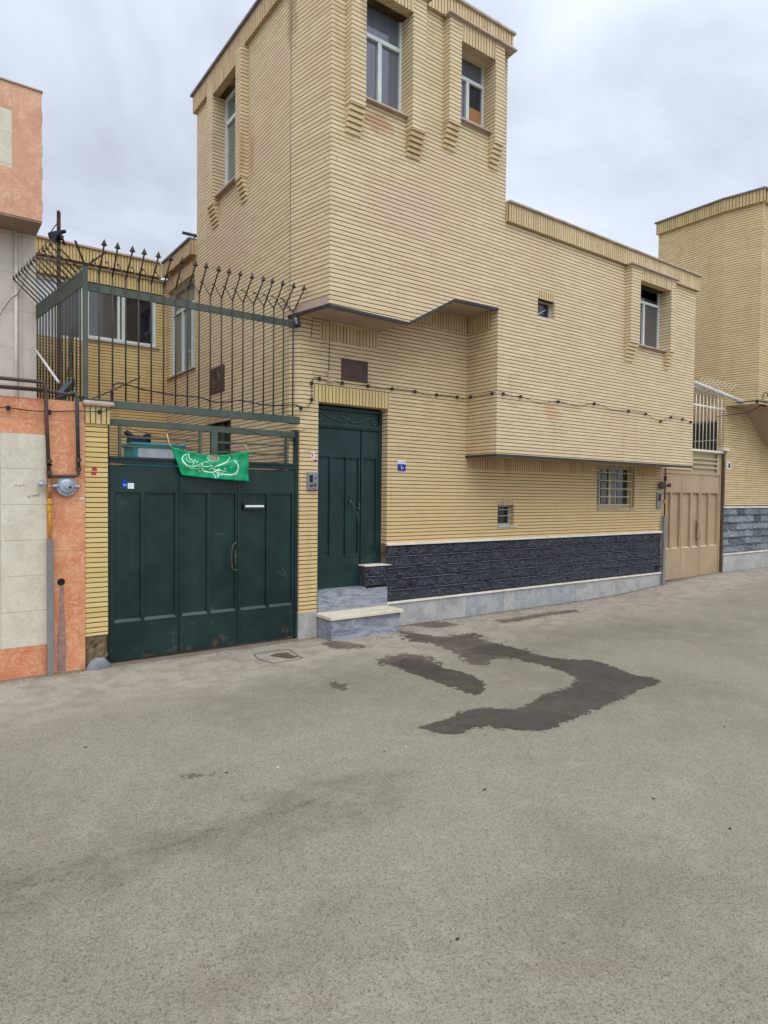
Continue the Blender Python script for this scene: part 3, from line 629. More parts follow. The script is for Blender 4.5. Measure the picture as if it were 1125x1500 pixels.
# deep reveals (jambs and heads) of the three facade windows
def surround(x0, x1, xl0, xr1, zb, zt, zleg, p=.12, nst=5):
    """two corbelled brick pilasters with a soldier lintel between them"""
    for a, b_ in ((xl0, x0), (x1, xr1)):
        m = MB(); m.box(a, b_, YF-p, YF+.0, zleg, zb if False else zt)
        m.build('pilaster', 'bu', H, .0015)
        m = MB()
        for i in range(nst):
            q = p*(nst-i)/(nst+1); z1 = zleg-.012-i*.053
            m.box(a+.0, b_-.0, YF-q, YF-.0005, z1-.041, z1-.0)
            m.box(a+.012, b_-.012, YF-max(q-.035, .003), YF-.0005, z1-.053, z1-.041)
        m.box(a+.012, b_-.012, YF-p+.035, YF-.0005, zleg-.012, zleg)
        m.build('corbel', 'corb', H)
    return
surround(W1[0], W1[1], 3.86, 4.905, 0, 7.49, 5.95)
surround(W2[0], W2[1], 5.27, 6.21, 0, 7.49, 6.23)
surround(W3[0], W3[1], 9.085, 10.347, 0, 5.33, 4.135)
for (a, b_, z0, z1) in ((W1[0], W1[1], 7.277, 7.49), (W2[0], W2[1], 7.262, 7.49), (W3[0], W3[1], 5.142, 5.33)):
    B(a, b_, YF-.118, YF-.001, z0, z1).build('lintel', 'su', H)
for (a, b_, z) in ((3.82, 4.95, 7.49), (5.23, 6.40, 7.49), (9.04, 10.40, 5.33)):
    B(a, b_, YF-.16, YF-.05, z, z+.026).build('ledge', 'cap', H, .004)
# small ventilation window on the facade
f = MB(); x0, x1, z0, z1 = SW
f.box(x0, x0+.025, 6.19, 6.22, z0, z1); f.box(x1-.03, x1, 6.188, 6.22, z0, z1); f.box(x0+.025, x1-.03, 6.19, 6.22, z0, z0+.035); f.box(x0+.025, x1-.03, 6.19, 6.22, z1-.02, z1)
f.add([(x0+.03, 6.192, z0+.03), (x0+.06, 6.192, z0+.03), (x1-.06, 6.215, z1-.09), (x1-.09, 6.215, z1-.09)], [(0, 1, 2, 3)])
wo = f.build('window', 'framed', H); B(x0+.02, x1-.02, 6.222, 6.23, z0, z1).build('pane', 'panek', wo)
B(x0-.0, x1+.0, YF-.004, YF+.004, z1+.002, z1+.12).build('lintel', 'su', H)
# tower side window (faces the courtyard)
def yz(m, y0, y1, x0, x1, z0, z1): return m.box(x0, x1, y0, y1, z0, z1)
f = MB(); xg = XL+.09; y0, y1, z0, z1 = WT; fw = .05
for (a, b_, c, d) in ((y0, y0+fw, z0, z1), (y1-fw, y1, z0, z1), (y0+fw, y1-fw, z0, z0+fw), (y0+fw, y1-fw, z1-fw, z1), (y0+fw, y1-fw, 6.93, 6.985)):
    f.box(xg, xg+.05, a, b_, c, d)
wo = f.build('window', 'frame', H); B(xg+.03, xg+.034, y0+fw, y1-fw, z0+fw, z1-fw).build('pane', 'panes', wo)
B(XL-.07, xg, y0, y1, z0-.03, z0-.002).build('sill', 'cap', wo, .003)
for a, b_ in ((7.99, 8.17), (8.98, 9.20)):
    B(XL-.10, XL+.0, a, b_, 5.80, 7.49).build('pilaster', 'bleft', H, .0015)
    m = MB()
    for i in range(5):
        q = .10*(5-i)/6; zt = 5.80-.012-i*.053; m.box(XL-q, XL-.0005, a, b_, zt-.041, zt); m.box(XL-max(q-.035, .003), XL-.0005, a+.012, b_-.012, zt-.053, zt-.041)
    m.build('corbel', 'corb', H)
B(XL-.098, XL-.001, 8.17, 8.98, 7.322, 7.49).build('lintel', 'sl', H)
B(XL-.0015, XL+.002, 6.797, 6.802, 3.80, 7.51).build('movement_joint', 'strip', H)
# low courtyard block window
f = MB(); xg = XL+.05; y0, y1, z0, z1 = LB; fw = .045
for (a, b_, c, d) in ((y0, y0+fw, z0, z1), (y1-fw, y1, z0, z1), (y0+fw, y1-fw, z0, z0+fw), (y0+fw, y1-fw, z1-fw, z1), (y0+fw, y1-fw, 4.70, 4.75)):
    f.box(xg, xg+.05, a, b_, c, d)
f.box(xg-.004, xg+.05, 10.18, 10.235, z0+fw, 4.70); f.box(xg-.004, xg+.05, 10.66, 10.70, z0+fw, 4.70)
wo = f.build('window', 'frame', H); B(xg+.03, xg+.034, y0+fw, y1-fw, z0+fw, z1-fw).build('pane', 'panes', wo)
B(XL-.03, xg, y0-.05, y1+.1, z0-.03, z0-.002).build('sill', 'cap', wo, .003)
# courtyard door and plaque
B(XL+.08, XL+.12, 8.52, 9.40, 0, 2.72).build('courtyard_door', 'door', H)
m = MB(); m.box(XL+.05, XL+.08, 8.52, 8.58, 0, 2.72); m.box(XL+.05, XL+.08, 9.34, 9.40, 0, 2.72); m.box(XL+.05, XL+.08, 8.9, 8.96, 0, 2.72); m.box(XL+.05, XL+.08, 8.58, 8.9, 2.28, 2.33); m.build('door_frame', 'gatel', H)
B(XL-.006, XL+.002, 8.45, 9.48, 2.722, 2.90).build('lintel', 'sl', H)
def plaque(c, u, wdt, hgt, nrm, seed):
    c, u, nrm = Vector(c), Vector(u), Vector(nrm); Z = Vector((0, 0, 1)); m = MB()
    def slab(a, b_, c0, c1, t0, t1):
        vs = [c+u*x+Z*z+nrm*t for t in (t0, t1) for z in (c0, c1) for x in (a, b_)]
        m.add(vs, [(0, 2, 3, 1), (4, 5, 7, 6), (0, 1, 5, 4), (2, 6, 7, 3), (0, 4, 6, 2), (1, 3, 7, 5)])
    slab(-wdt/2, wdt/2, -hgt/2, hgt/2, -.01, .012)
    po = m.build('relief_plaque', 'plaque', H, .004)
    m = MB(); rnd = random.Random(seed)
    for k in range(5):
        r = hgt*(.12+.055*k); a0 = rnd.uniform(0, 6); pts = []
        for i in range(22):
            a = a0+i*.24; rr = r*(1+.12*math.sin(a*3+k)); pts.append(c+u*(rr*1.15*math.cos(a))+Z*(rr*math.sin(a)*.95)+nrm*.014)
        m.tube(pts, .0032, 5)
    fr_ = [(-1, -1), (1, -1), (1, 1), (-1, 1), (-1, -1)]
    m.build('relief', 'plaquel', po)
plaque((4.391, YW, 3.222), (1, 0, 0), .385, .265, (0, -1, 0), 3)
plaque((XL, 9.02, 3.335), (0, 1, 0), .55, .375, (-1, 0, 0), 5)
# soldier bands on the street wall
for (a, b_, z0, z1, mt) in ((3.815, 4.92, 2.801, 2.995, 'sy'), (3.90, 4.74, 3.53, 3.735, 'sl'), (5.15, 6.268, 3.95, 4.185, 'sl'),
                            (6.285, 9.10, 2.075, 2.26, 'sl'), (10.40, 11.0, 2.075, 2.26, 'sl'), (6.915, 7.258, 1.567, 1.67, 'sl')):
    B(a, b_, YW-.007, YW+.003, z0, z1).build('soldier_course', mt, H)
B(6.262, 6.274, YF+.13, YW-.008, 3.95, 4.185).build('soldier_course', 'sl', H)
# street wall openings: small barred window, grille window
x0, x1, z0, z1 = S2; f = MB(); f.box(x0, x0+.022, 6.775, 6.80, z0, z1); f.box(x1-.03, x1, 6.775, 6.80, z0, z1); f.box(x0+.022, x1-.03, 6.775, 6.80, z0, z0+.025); f.box(x0+.022, x1-.03, 6.775, 6.80, z1-.02, z1)
wo = f.build('window', 'framed', H); B(x0+.02, x1-.02, 6.802, 6.81, z0, z1).build('pane', 'panek', wo)
B(x0, x1+.06, YW-.015, 6.78, z0-.03, z0-.001).build('sill', 'framed', wo, .002)
m = MB(); m.tube([(x0, 6.73, 1.41), (x1, 6.73, 1.41)], .006, 6); m.tube([(x0, 6.73, 1.50), (x1, 6.73, 1.50)], .005, 6); m.build('grille_bar', 'framed', wo)
x0, x1, z0, z1 = G2; f = MB(); Y = 6.80
f.box(x0, x0+.05, Y, Y+.04, z0, z1); f.box(x1-.05, x1, Y, Y+.04, z0, z1); f.box(x0+.05, x1-.05, Y, Y+.04, z0, z0+.05); f.box(x0+.05, x1-.05, Y, Y+.04, z1-.05, z1); f.box(9.73, 9.79, Y-.002, Y+.04, z0+.05, z1-.05)
wo = f.build('window', 'beigeg', H); B(x0+.04, x1-.04, Y+.02, Y+.025, z0+.04, z1-.04).build('pane', 'paneg', wo)
B(x0-.02, x1+.04, YW-.02, Y, z0-.028, z0-.001).build('sill', 'cap', wo, .002)
for i in range(5):
    z = z0+.06+i*.135; MB().bar((x0-.0, YW-.03, z), (x1-.12, YW-.03, z), .014, .014).build('grille_bar', 'beigeg', wo)
for x in (x0+.02, 9.74, x1-.14):
    MB().bar((x, YW-.03, z0-.02), (x, YW-.03, z1), .014, .014).build('grille_bar', 'beigeg', wo)
for x in (x0+.02, x1-.14):
    for z in (z0+.06, z1-.1): MB().bar((x, YW-.03, z), (x, YW+.05, z), .01, .01, Vector((0, 0, 1))).build('grille_fixing', 'beigeg', wo)
# rough split-face plinth --------------------------------------------------------------------
def rough_plinth(x0, x1, z0, z1, rows, Y, mat, parent, seed, cut=None):
    rnd = random.Random(seed); rh = (z1-z0)/rows; m = MB()
    for r in range(rows):
        x = x0-rnd.uniform(0, .15)
        while x < x1:
            wd = rnd.uniform(.26, .55); a, b_ = max(x, x0), min(x+wd, x1); x += wd
            if b_-a < .03: continue
            if cut and a < cut[0] and r >= cut[1]:
                a = cut[0]
                if b_-a < .03: continue
            za, zb = z0+r*rh+.0015, z0+(r+1)*rh-.0015; a += .001; b_ -= .001
            nu, nv = max(3, int((b_-a)/.022)), 6; base = rnd.uniform(.020, .032); vs = []
            sd = rnd.uniform(0, 50)
            for j in range(nv+1):
                for i in range(nu+1):
                    u, v = i/nu, j/nv; px_, pz = a+(b_-a)*u, za+(zb-za)*v
                    ed = min(u*(b_-a), (1-u)*(b_-a), v*(zb-za), (1-v)*(zb-za))
                    e_ = min((ed+.004)/.022, 1)
                    h = base*e_+e_*.024*noise.noise(Vector((px_*22+sd, pz*26, 0)))+e_*.018*noise.noise(Vector((px_*55+sd, pz*60, 4)))
                    vs.append((px_, Y-max(h, .002), pz))
            nn = (nu+1); fs = [(j*nn+i, j*nn+i+1, (j+1)*nn+i+1, (j+1)*nn+i) for j in range(nv) for i in range(nu)]
            n0 = len(vs); vs += [(a, Y+.02, za), (b_, Y+.02, za), (b_, Y+.02, zb), (a, Y+.02, zb)]
            fs += [tuple([n0]+[i for i in range(nn)][::1]+[n0+1])[::-1], tuple([n0+3]+[nv*nn+i for i in range(nn)]+[n0+2]), tuple([n0]+[j*nn for j in range(nv+1)]+[n0+3]), tuple([n0+1]+[j*nn+nu for j in range(nv+1)]+[n0+2])]
            m.add(vs, fs)
    m.box(x0 if not cut else cut[0], x1, Y+.001, Y+.012, z0, z1)
    jm_ = MB()
    for r in range(1, rows):
        x = x0
        while x < x1:
            xb = min(x+rnd.uniform(.1, .6), x1); zz = z0+r*rh; jm_.box(x, xb-.01, Y-.034-rnd.uniform(0, .006), Y, zz-.0012, zz+.0012); x = xb+rnd.choice((0, 0, .03, .1))
    jm_.build('mortar_line', 'rock', parent)
    return m.build('stone_plinth', mat, parent)
rough_plinth(4.905, 11.2, .325, 1.05, 5, YW, 'plinth', H, 3)
rough_plinth(4.57, 4.904, .54, .80, 2, YW, 'plinth', H, 9)
B(4.57, 4.904, YW+.02, YW+.2, .54, .80).build('stone_plinth', 'plinth', H)
B(4.56, 4.96, YW-.03, YW+.2, .801, .815).build('stone_trim', 'white', H)
B(4.89, 11.2, YW-.045, YW+.0, 1.051, 1.082).build('stone_trim', 'white', H, .003)
B(4.90, 11.2, YW-.04, YW+.0, .296, .323).build('stone_trim', 'white', H, .003)
B(4.906, 11.2, YW+.012, YW+.25, -.1, 1.074).build('plinth_core', 'rubble', H)
xs_ = [4.91, 5.15, 6.30, 7.05, 7.30, 8.1, 8.72, 9.6, 10.5, 11.2]; mt_ = ['base', 'base', 'base2', 'base', 'base2', 'base2', 'base', 'base', 'base']
for i in range(9): B(xs_[i]+.002, xs_[i+1]-.002, YW-.018, YW+.01, -.05, .295).build('skirting_slab', mt_[i], H, .002)
# marble foot of the brick pier
B(3.635, 3.885, YW-.008, YW+.25, -.05, .304).build('pier_foot', 'base', H, .004)
# front door ---------------------------------------------------------------------------------
YD = YW+.13
B(3.885, 4.905, YD+.05, YD+.06, .5, 2.8).build('door_backing', 'room', H)
fd = MB(); fd.box(3.886, 3.93, YD-.01, YD+.05, .545, 2.775); fd.box(4.862, 4.904, YD-.01, YD+.05, .815, 2.775); fd.box(3.93, 4.862, YD-.01, YD+.05, 2.735, 2.775)
fd.box(3.93, 4.862, YD-.025, YD+.05, 2.515, 2.575); fd.box(3.93, 4.862, YD-.035, YD-.02, 2.535, 2.552)
door = fd.build('front_door', 'door', H, .003); tag(door)
B(3.93, 4.862, YD+.02, YD+.03, 2.575, 2.735).build('fanlight_panel', 'door', door)
m = MB()
def spiral(cx_, cz, r, a0, turns, sgn):
    return [Vector((cx_+sgn*r*(1-t)*math.cos(a0+t*turns*6.283), YD+.012, cz+r*(1-t)*math.sin(a0+t*turns*6.283))) for t in [i/26 for i in range(24)]]
for cx_, cz, r, a0, sg in ((4.34, 2.675, .05, -1.2, 1), (4.46, 2.675, .05, -1.2, -1), (3.975, 2.63, .042, 1.6, -1), (4.80, 2.63, .045, 1.6, 1)):
    m.tube(spiral(cx_, cz, r, a0, 1.5, sg), .0075, 6)
m.tube(smooth_path([(3.955, YD+.01, 2.70), (4.08, YD+.01, 2.665), (4.25, YD+.01, 2.615), (4.34, YD+.01, 2.61), (4.40, YD+.01, 2.66)]), .005, 6)
m.tube(smooth_path([(4.40, YD+.01, 2.66), (4.44, YD+.01, 2.61), (4.54, YD+.01, 2.615), (4.70, YD+.01, 2.665), (4.84, YD+.01, 2.70)]), .0065, 6)
m.build('scrollwork', 'scroll', door)
def leaf(x0, x1, z0, z1, Y, panels, pz0, pz1, mat, ledge, parent, name='door_leaf', th=.03):
    """sheet-metal leaf: proud stiles, recessed panels with a sloped sill"""
    m = MB(); xs = [x0]+[v for p in panels for v in p]+[x1]
    m.box(x0, x1, Y, Y+th, z0, pz0); m.box(x0, x1, Y, Y+th, pz1, z1)
    for i in range(0, len(xs), 2): m.box(xs[i], xs[i+1], Y, Y+th, pz0, pz1)
    m.box(x0+.004, x1-.004, Y+th, Y+th+.01, z0, z1)
    for a, b_ in panels: m.box(a-.003, b_+.003, Y+th-.006, Y+th+.002, pz0+.0, pz1+.003)
    lo = m.build(name, mat, parent, .002)
    s = MB()
    for a, b_ in panels:
        s.add([(a, Y-.004, pz0), (b_, Y-.004, pz0), (b_, Y-.004, pz0+.006), (a, Y-.004, pz0+.006), (b_, Y+th, pz0+.035), (a, Y+th, pz0+.035), (a, Y+th, pz0), (b_, Y+th, pz0)],
              [(0, 1, 2, 3), (3, 2, 4, 5), (0, 3, 5, 6), (1, 7, 4, 2), (0, 6, 7, 1), (5, 4, 7, 6)])
    s.build('ledge', ledge, lo) if parent and not parent.parent else s.build('panel_ledge', ledge, parent)
    return lo
leaf(3.932, 4.575, .545, 2.512, YD, [(3.955, 4.128), (4.16, 4.36), (4.385, 4.55)], .925, 2.16, 'door', 'door', door)
leaf(4.592, 4.86, .82, 2.512, YD, [(4.62, 4.825)], .955, 2.16, 'door', 'door', door)
m = MB(); hp = smooth_path([(4.435, YD-.005, 1.605), (4.43, YD-.05, 1.60), (4.455, YD-.065, 1.55), (4.50, YD-.06, 1.45), (4.53, YD-.045, 1.36), (4.53, YD-.005, 1.345)])
m.tube(hp, [.006]*6+[.008]*12+[.010]*8+[.007]*(len(hp)-26), 8); m.lathe((4.435, YD+.001, 1.61), (0, -1, 0), [(0, .022), (.008, .022), (.012, .012)], 14); m.lathe((4.555, YD+.001, 1.53), (0, -1, 0), [(0, .017), (.02, .016), (.022, .01)], 14)
m.box(4.545, 4.57, YD-.012, YD+.001, 1.56, 1.59); m.build('door_handle', 'handle', door)
# steps
B(3.887, 4.905, YW-.03, YW+.16, .30, .525).build('threshold_slab', 'marble', H, .003)
B(3.895, 4.57, YW-.03, YW+.16, .526, .544).build('threshold_slab', 'marble', H, .002)
B(3.89, 4.885, 6.375, YW-.0, -.05, .245).build('step_block', 'marble', H, .002)
B(3.865, 4.915, 6.345, YW-.02, .246, .285).build('step_tread', 'cream', H, .004)
B(3.887, 4.905, YW-.029, YW+.05, .286, .299).build('step_joint', 'base', H)
# courtyard rear range ------------------------------------------------------------------------
WBK = (2.27, 3.385, 4.20, 5.09); WBL = (1.62, 2.22, 4.14, 5.05)
poly_wall(rect(-3, XL, 0, 5.37), [rect(1.3, 2.225, 4.14, 5.08), rect(*WBK)], (0, YB, 0), (1, 0, 0), (0, 1, 0), .2).build('rear_wall', 'bc', H)
B(-3, XL-.1, YB-.10, YB+.01, 5.37, 5.60).build('parapet_band', 'sy', H)
B(-3, XL-.13, YB-.13, YB+.2, 5.601, 5.63).build('coping', 'cap', H)
B(1.2, 3.48, YB-.03, YB-.001, 5.10, 5.31).build('lintel', 'sy', H)
B(1.2, 3.52, YB-.06, YB-.001, 5.312, 5.335).build('ledge', 'cap', H)
x0, x1, z0, z1 = WBK; Y = YB+.03; f = MB(); fw = .05
for q in ((x0, x0+fw, z0, z1), (x1-fw, x1, z0, z1), (x0+fw, x1-fw, z0, z0+fw), (x0+fw, x1-fw, z1-fw, z1), (2.83, 2.90, z0+fw, z1-fw), (2.76, 2.80, z0+fw, z1-fw)): f.box(q[0], q[1], Y, Y+.05, q[2], q[3])
wo = f.build('window', 'frame', H); B(x0+fw, 2.83, Y+.03, Y+.034, z0+fw, z1-fw).build('pane', 'paneb', wo); B(2.90, x1-fw, Y+.03, Y+.034, z0+fw, z1-fw).build('pane', 'panek', wo)
B(x0-.04, x1+.04, YB-.03, Y, z0-.03, z0-.001).build('sill', 'framed', wo)
f = MB()
for q in ((1.3, 2.225, 4.14, 4.19), (1.3, 2.225, 5.03, 5.08), (2.17, 2.225, 4.19, 5.03), (1.80, 1.86, 4.19, 5.03)): f.box(q[0], q[1], Y, Y+.05, q[2], q[3])
wo = f.build('window', 'frame', H); B(1.3, 1.80, Y+.03, Y+.034, 4.19, 5.03).build('pane', 'tarp', wo); B(1.86, 2.17, Y+.03, Y+.034, 4.19, 5.03).build('pane', 'panek', wo)
B(-2, 3.4, YB+.22, YB+.24, 3, 5.3).build('interior', 'room', H)

# ------------------------------------------------------------------ green double gate with grille
G = empty('metal_gate', (2.6, YW+.05, 0), 'wide dark green sheet-metal gate with three panelled leaves', 'gate')
YG1 = YW+.04
m = MB(); m.box(1.532, 1.552, YG1-.01, YG1+.05, .02, 2.43); m.box(3.60, 3.637, YG1-.01, YG1+.05, .02, 2.43); m.box(1.552, 3.60, YG1-.015, YG1+.05, 1.985, 2.055); m.box(1.552, 3.60, YG1-.03, YG1+.0, 2.03, 2.056)
m.build('frame', 'gate', G, .002)
leaf(1.556, 2.238, .025, 1.975, YG1, [(1.60, 1.85), (1.89, 2.20)], .40, 1.70, 'gate', 'gatel', G, 'gate_leaf')
leaf(2.246, 2.886, .03, 1.975, YG1, [(2.275, 2.545), (2.585, 2.865)], .40, 1.70, 'gate', 'gatel', G, 'gate_leaf')
leaf(2.894, 3.596, .035, 1.975, YG1, [(2.93, 3.24), (3.275, 3.565)], .40, 1.70, 'gate', 'gatel', G, 'gate_leaf')
m = MB(); m.tube(smooth_path([(2.86, YG1+.0, 1.155), (2.855, YG1-.05, 1.16), (2.82, YG1-.06, 1.14), (2.80, YG1-.06, 1.07), (2.80, YG1-.06, .93), (2.82, YG1-.06, .865), (2.86, YG1-.05, .86), (2.86, YG1, .86)]), .011, 8)
m.lathe((2.865, YG1+.001, 1.0), (0, -1, 0), [(0, .02), (.012, .02), (.016, .012)], 14); m.box(2.855, 2.88, YG1-.006, YG1+.002, .93, 1.08); m.build('handle', 'bar', G)
m = MB(); m.box(2.955, 3.215, YG1-.012, YG1+.02, 1.52, 1.60); m.build('letter_slot', 'gate', G, .003)
B(2.975, 3.20, YG1-.018, YG1-.012, 1.55, 1.572).build('letter_flap', 'sign', G)
B(1.532, 3.637, YG1-.0, YG1+.045, 2.36, 2.425).build('grille_rail', 'fence', G, .003)
for x in (1.655, 2.47, 3.49): B(x-.012, x+.012, YG1+.0, YG1+.035, 2.056, 2.36).build('grille_post', 'fence', G)
B(2.59, 2.66, YG1+.0, YG1+.045, 2.056, 2.36).build('grille_post', 'fence', G)
for (a, b_, z) in ((1.667, 2.458, 2.255), (1.667, 2.458, 2.165), (2.66, 3.478, 2.255), (2.66, 3.478, 2.150)):
    MB().bar((a, YG1+.018, z), (b_, YG1+.018, z), .018, .018).build('grille_bar', 'fence', G)
for (x0, x1, z0, z1, mt) in ((1.675, 1.72, 1.745, 1.83, 'blue'), (1.68, 1.715, 1.765, 1.785, 'skyb'), (1.726, 1.785, 1.738, 1.795, 'sign')):
    B(x0, x1, YG1-.003 - (.001 if mt == 'skyb' else 0), YG1+.0005, z0, z1).build('sticker', mt, G)
gm = lambda x, y, t: (lambda v: Vector((v.x, YG1+.023-t, v.z)))(oY(x, y, YG1+.023))
ribbon([[(318, 786), (323, 782), (328, 782)], [(177, 739), (182, 735), (188, 739)], [(316, 779), (320, 784)], [(408, 835), (413, 842), (418, 840)], [(411, 830), (416, 837), (421, 846)], [(402, 842), (409, 838)], [(354, 766), (358, 768)], [(318, 762), (321, 761)]], gm, 1.3, 'paint_scratch', 'gatel', G, .0008)
# ------------------------------------------------------------------ spiked fence
FN = empty('spiked_fence', (2.45, YW+.02, 2.5), 'green spiked security fence above the green gate', 'fence')
B(1.30, 3.64, YW-.0, YW+.04, 2.52, 2.60).build('rail', 'fence', FN, .004)
B(1.345, 3.61, YW+.02, YW+.04, 3.625, 3.70).build('rail', 'fence', FN, .003)
def picket_mb(p0, out_, top=3.80, r=.0085):
    """upright that forks: an arrow-tipped prong leaning out and a curved one leaning in"""
    p0, out_ = Vector(p0), Vector(out_); m = MB()
    m.tube([(p0.x, p0.y, p0.z), (p0.x, p0.y, top)], r, 7)
    a = Vector((p0.x, p0.y, top-.004)); b_ = a+out_*.235+Vector((0, 0, .205)); m.tube([a, b_], r*.95, 7)
    d = (b_-a).normalized(); s = d.cross(Vector((0, 0, 1))).normalized(); n = s.cross(d)
    return m, a, b_, d, s, n
def picket(p0, out_, parent, inner=True, top=3.80, w_=.029):
    m, a, b_, d, s, n = picket_mb(p0, out_, top)
    o = m.build('picket', 'bar', parent)
    m = MB()
    tip = b_+V3((0, 0, .048))+d*.01; base = b_-d*.004
    e1_ = V3((d.x, d.y, 0)).normalized(); e2_ = V3((-e1_.y, e1_.x, 0))
    m.add([tip, base+e1_*w_, base+e2_*w_, base-e1_*w_, base-e2_*w_, b_+V3((0, 0, .008))], [(0, 1, 2), (0, 2, 3), (0, 3, 4), (0, 4, 1), (5, 2, 1), (5, 3, 2), (5, 4, 3), (5, 1, 4)]); m.build('spike', 'tip', o)
    if inner:
        m = MB(); q = -Vector(out_); m.tube(smooth_path([a, a+q*.10+Vector((0, 0, .08)), a+q*.22+Vector((0, 0, .19)), a+q*.27+Vector((0, 0, .225)), a+q*.305+Vector((0, 0, .222))], 4), .0065, 6); m.build('inner_prong', 'bar', o)
    return o
for i in range(1, 19):
    x = 1.33+(3.55-1.33)*i/18; picket((x, YW+.012, 2.59), (random.uniform(-.05, .05), -1, 0), FN)
B(1.31, 1.352, YW-.01, YW+.03, 2.60, 3.85).build('corner_post', 'fence', FN, .003)
m = MB(); m.bar((1.33, YW-.0, 3.84), (1.50, YW-.09, 3.99), .016, .016); m.bar((1.33, YW+.0, 3.84), (1.22, YW-.12, 4.02), .016, .016); m.build('corner_spike', 'tip', FN)
FS = empty('spiked_fence', (1.24, 7.6, 2.5), 'green spiked fence running back beside the white neighbouring wall', 'fence')
e0, e1 = Vector((1.33, 6.76, 0)), Vector((1.148, 8.40, 0)); dv = (e1-e0).normalized(); on = Vector((-dv.y, dv.x, 0))
if on.x > 0: on = -on
m = MB(); m.bar(e0+Vector((0, 0, 3.755)), e1+Vector((0, 0, 3.755)), .012, .155, Vector((0, 0, 1))); m.build('rail', 'fence', FS)
m = MB(); m.bar(e0+Vector((0, 0, 2.56)), e1+Vector((0, 0, 2.56)), .03, .06, Vector((0, 0, 1))); m.build('rail', 'fence', FS)
for i in range(1, 15):
    p = e0+(e1-e0)*(i/14.3); picket((p.x, p.y, 2.56), on+Vector((0, random.uniform(-.05, .05), 0)), FS, inner=False, top=3.86, w_=.018)
MB().tube([oY(52, 512, 8.3), oY(86, 560, 7.2)], .013, 8).build('brace', 'beam', FS)
m = MB()
for k in range(4): m.tube([oY(98+k*3, 552, 6.9), oY(112-k*5, 470-k*8, 7.5)], .006, 6)
m.build('brace_wire', 'bar', FS)

# ------------------------------------------------------------------ left gate pier
P_ = empty('gate_pier', (1.43, YW+.1, 0), 'narrow yellow brick pier with a stone cap left of the green gate', 'pier')
B(1.325, 1.529, YW, YW+.25, .31, 2.36).build('shaft', 'by', P_)
B(1.318, 1.545, YW-.018, YW+.26, 2.36, 2.52).build('capital', 'sy', P_)
m = MB(); m.box(1.30, 1.585, YW-.055, YW+.28, 2.522, 2.575); m.build('cap_stone', 'cap', P_, .02)
m = MB(); vs = []
for j in range(9):
    for i in range(8):
        x, z = 1.33+.195*i/7, -.02+.33*j/8; vs.append((x, YW+.01+.03*noise.noise(Vector((x*25, z*22, 1)))+.015*noise.noise(Vector((x*70, z*60, 3))), z))
m.add(vs, [(j*8+i, j*8+i+1, (j+1)*8+i+1, (j+1)*8+i) for j in range(8) for i in range(7)]); m.box(1.33, 1.525, YW+.05, YW+.25, -.02, .309); m.build('rubble_foot', 'rubble', P_)
# grey stone set at the foot of the pier
m = MB(); c = Vector((1.43, 6.63, 0)); vs = [c+Vector((0, 0, .11))]; 
R_, S_ = 14, 6
vs = []
for j in range(S_+1):
    ph = j/S_*math.pi/2
    for i in range(R_):
        a = 2*math.pi*i/R_; rr = 1+.12*noise.noise(Vector((math.cos(a)*2, math.sin(a)*2, ph*2)))
        vs.append(c+Vector((math.cos(a)*.115*math.cos(ph)*rr, math.sin(a)*.055*math.cos(ph)*rr, .115*math.sin(ph)*rr-.01)))
m.add(vs, [(j*R_+i, j*R_+(i+1) % R_, (j+1)*R_+(i+1) % R_, (j+1)*R_+i) for j in range(S_) for i in range(R_)], True)
tag(m.build('stone', 'rock'), 'rounded grey stone set at the foot of the yellow brick pier', 'stone')

# ------------------------------------------------------------------ stone-clad garden wall on the left
WL = empty('garden_wall', (.3, YW+.1, 0), 'low wall clad in coral and white travertine left of the gate pier', 'wall')
B(-4, 1.30, YW+.02, YW+.25, -.05, 2.5).build('core', 'rubble', WL)
def slab(x0, x1, z0, z1, mat, t=.02): return B(x0, x1, YW-.0+(.02-t), YW+.02, z0, z1).build('cladding', mat, WL)
slab(.995, 1.322, -.0, 2.555, 'coral', .028)
slab(-4, .994, 2.227, 2.545, 'coral'); slab(-4, .994, .277, 2.226, 'trav'); slab(-4, .994, -.03, .276, 'coral')
B(-4, 1.30, YW-.005, YW+.25, 2.546, 2.556).build('coping', 'coral', WL)
# drain hole with stained channel
m = MB(); m.lathe((1.112, YW-.008, .853), (0, -1, 0), [(0, .034), (.002, .034), (.002, .026), (-.0, .026)], 20); m.build('drain_hole', 'black', WL)
m = MB(); m.lathe((1.112, YW-.008, .853), (0, -1, 0), [(0, .027), (.003, .027)], 20); m.build('drain_hole_void', 'room', WL)
pts = frac([Vector((1.075, 0, .005)), Vector((1.15, 0, .005)), Vector((1.155, 0, .3)), Vector((1.14, 0, .6)), Vector((1.135, 0, .82)), Vector((1.10, 0, .82)), Vector((1.09, 0, .5)), Vector((1.075, 0, .3))], .0, 1, random.Random(1))
MB().add([(p.x, YW-.0095, p.z) for p in pts]+[(p.x, YW-.0, p.z) for p in pts], [tuple(range(len(pts)))]+[(i, (i+1) % len(pts), len(pts)+(i+1) % len(pts), len(pts)+i) for i in range(len(pts))]).build('cement_channel', 'cement', WL)
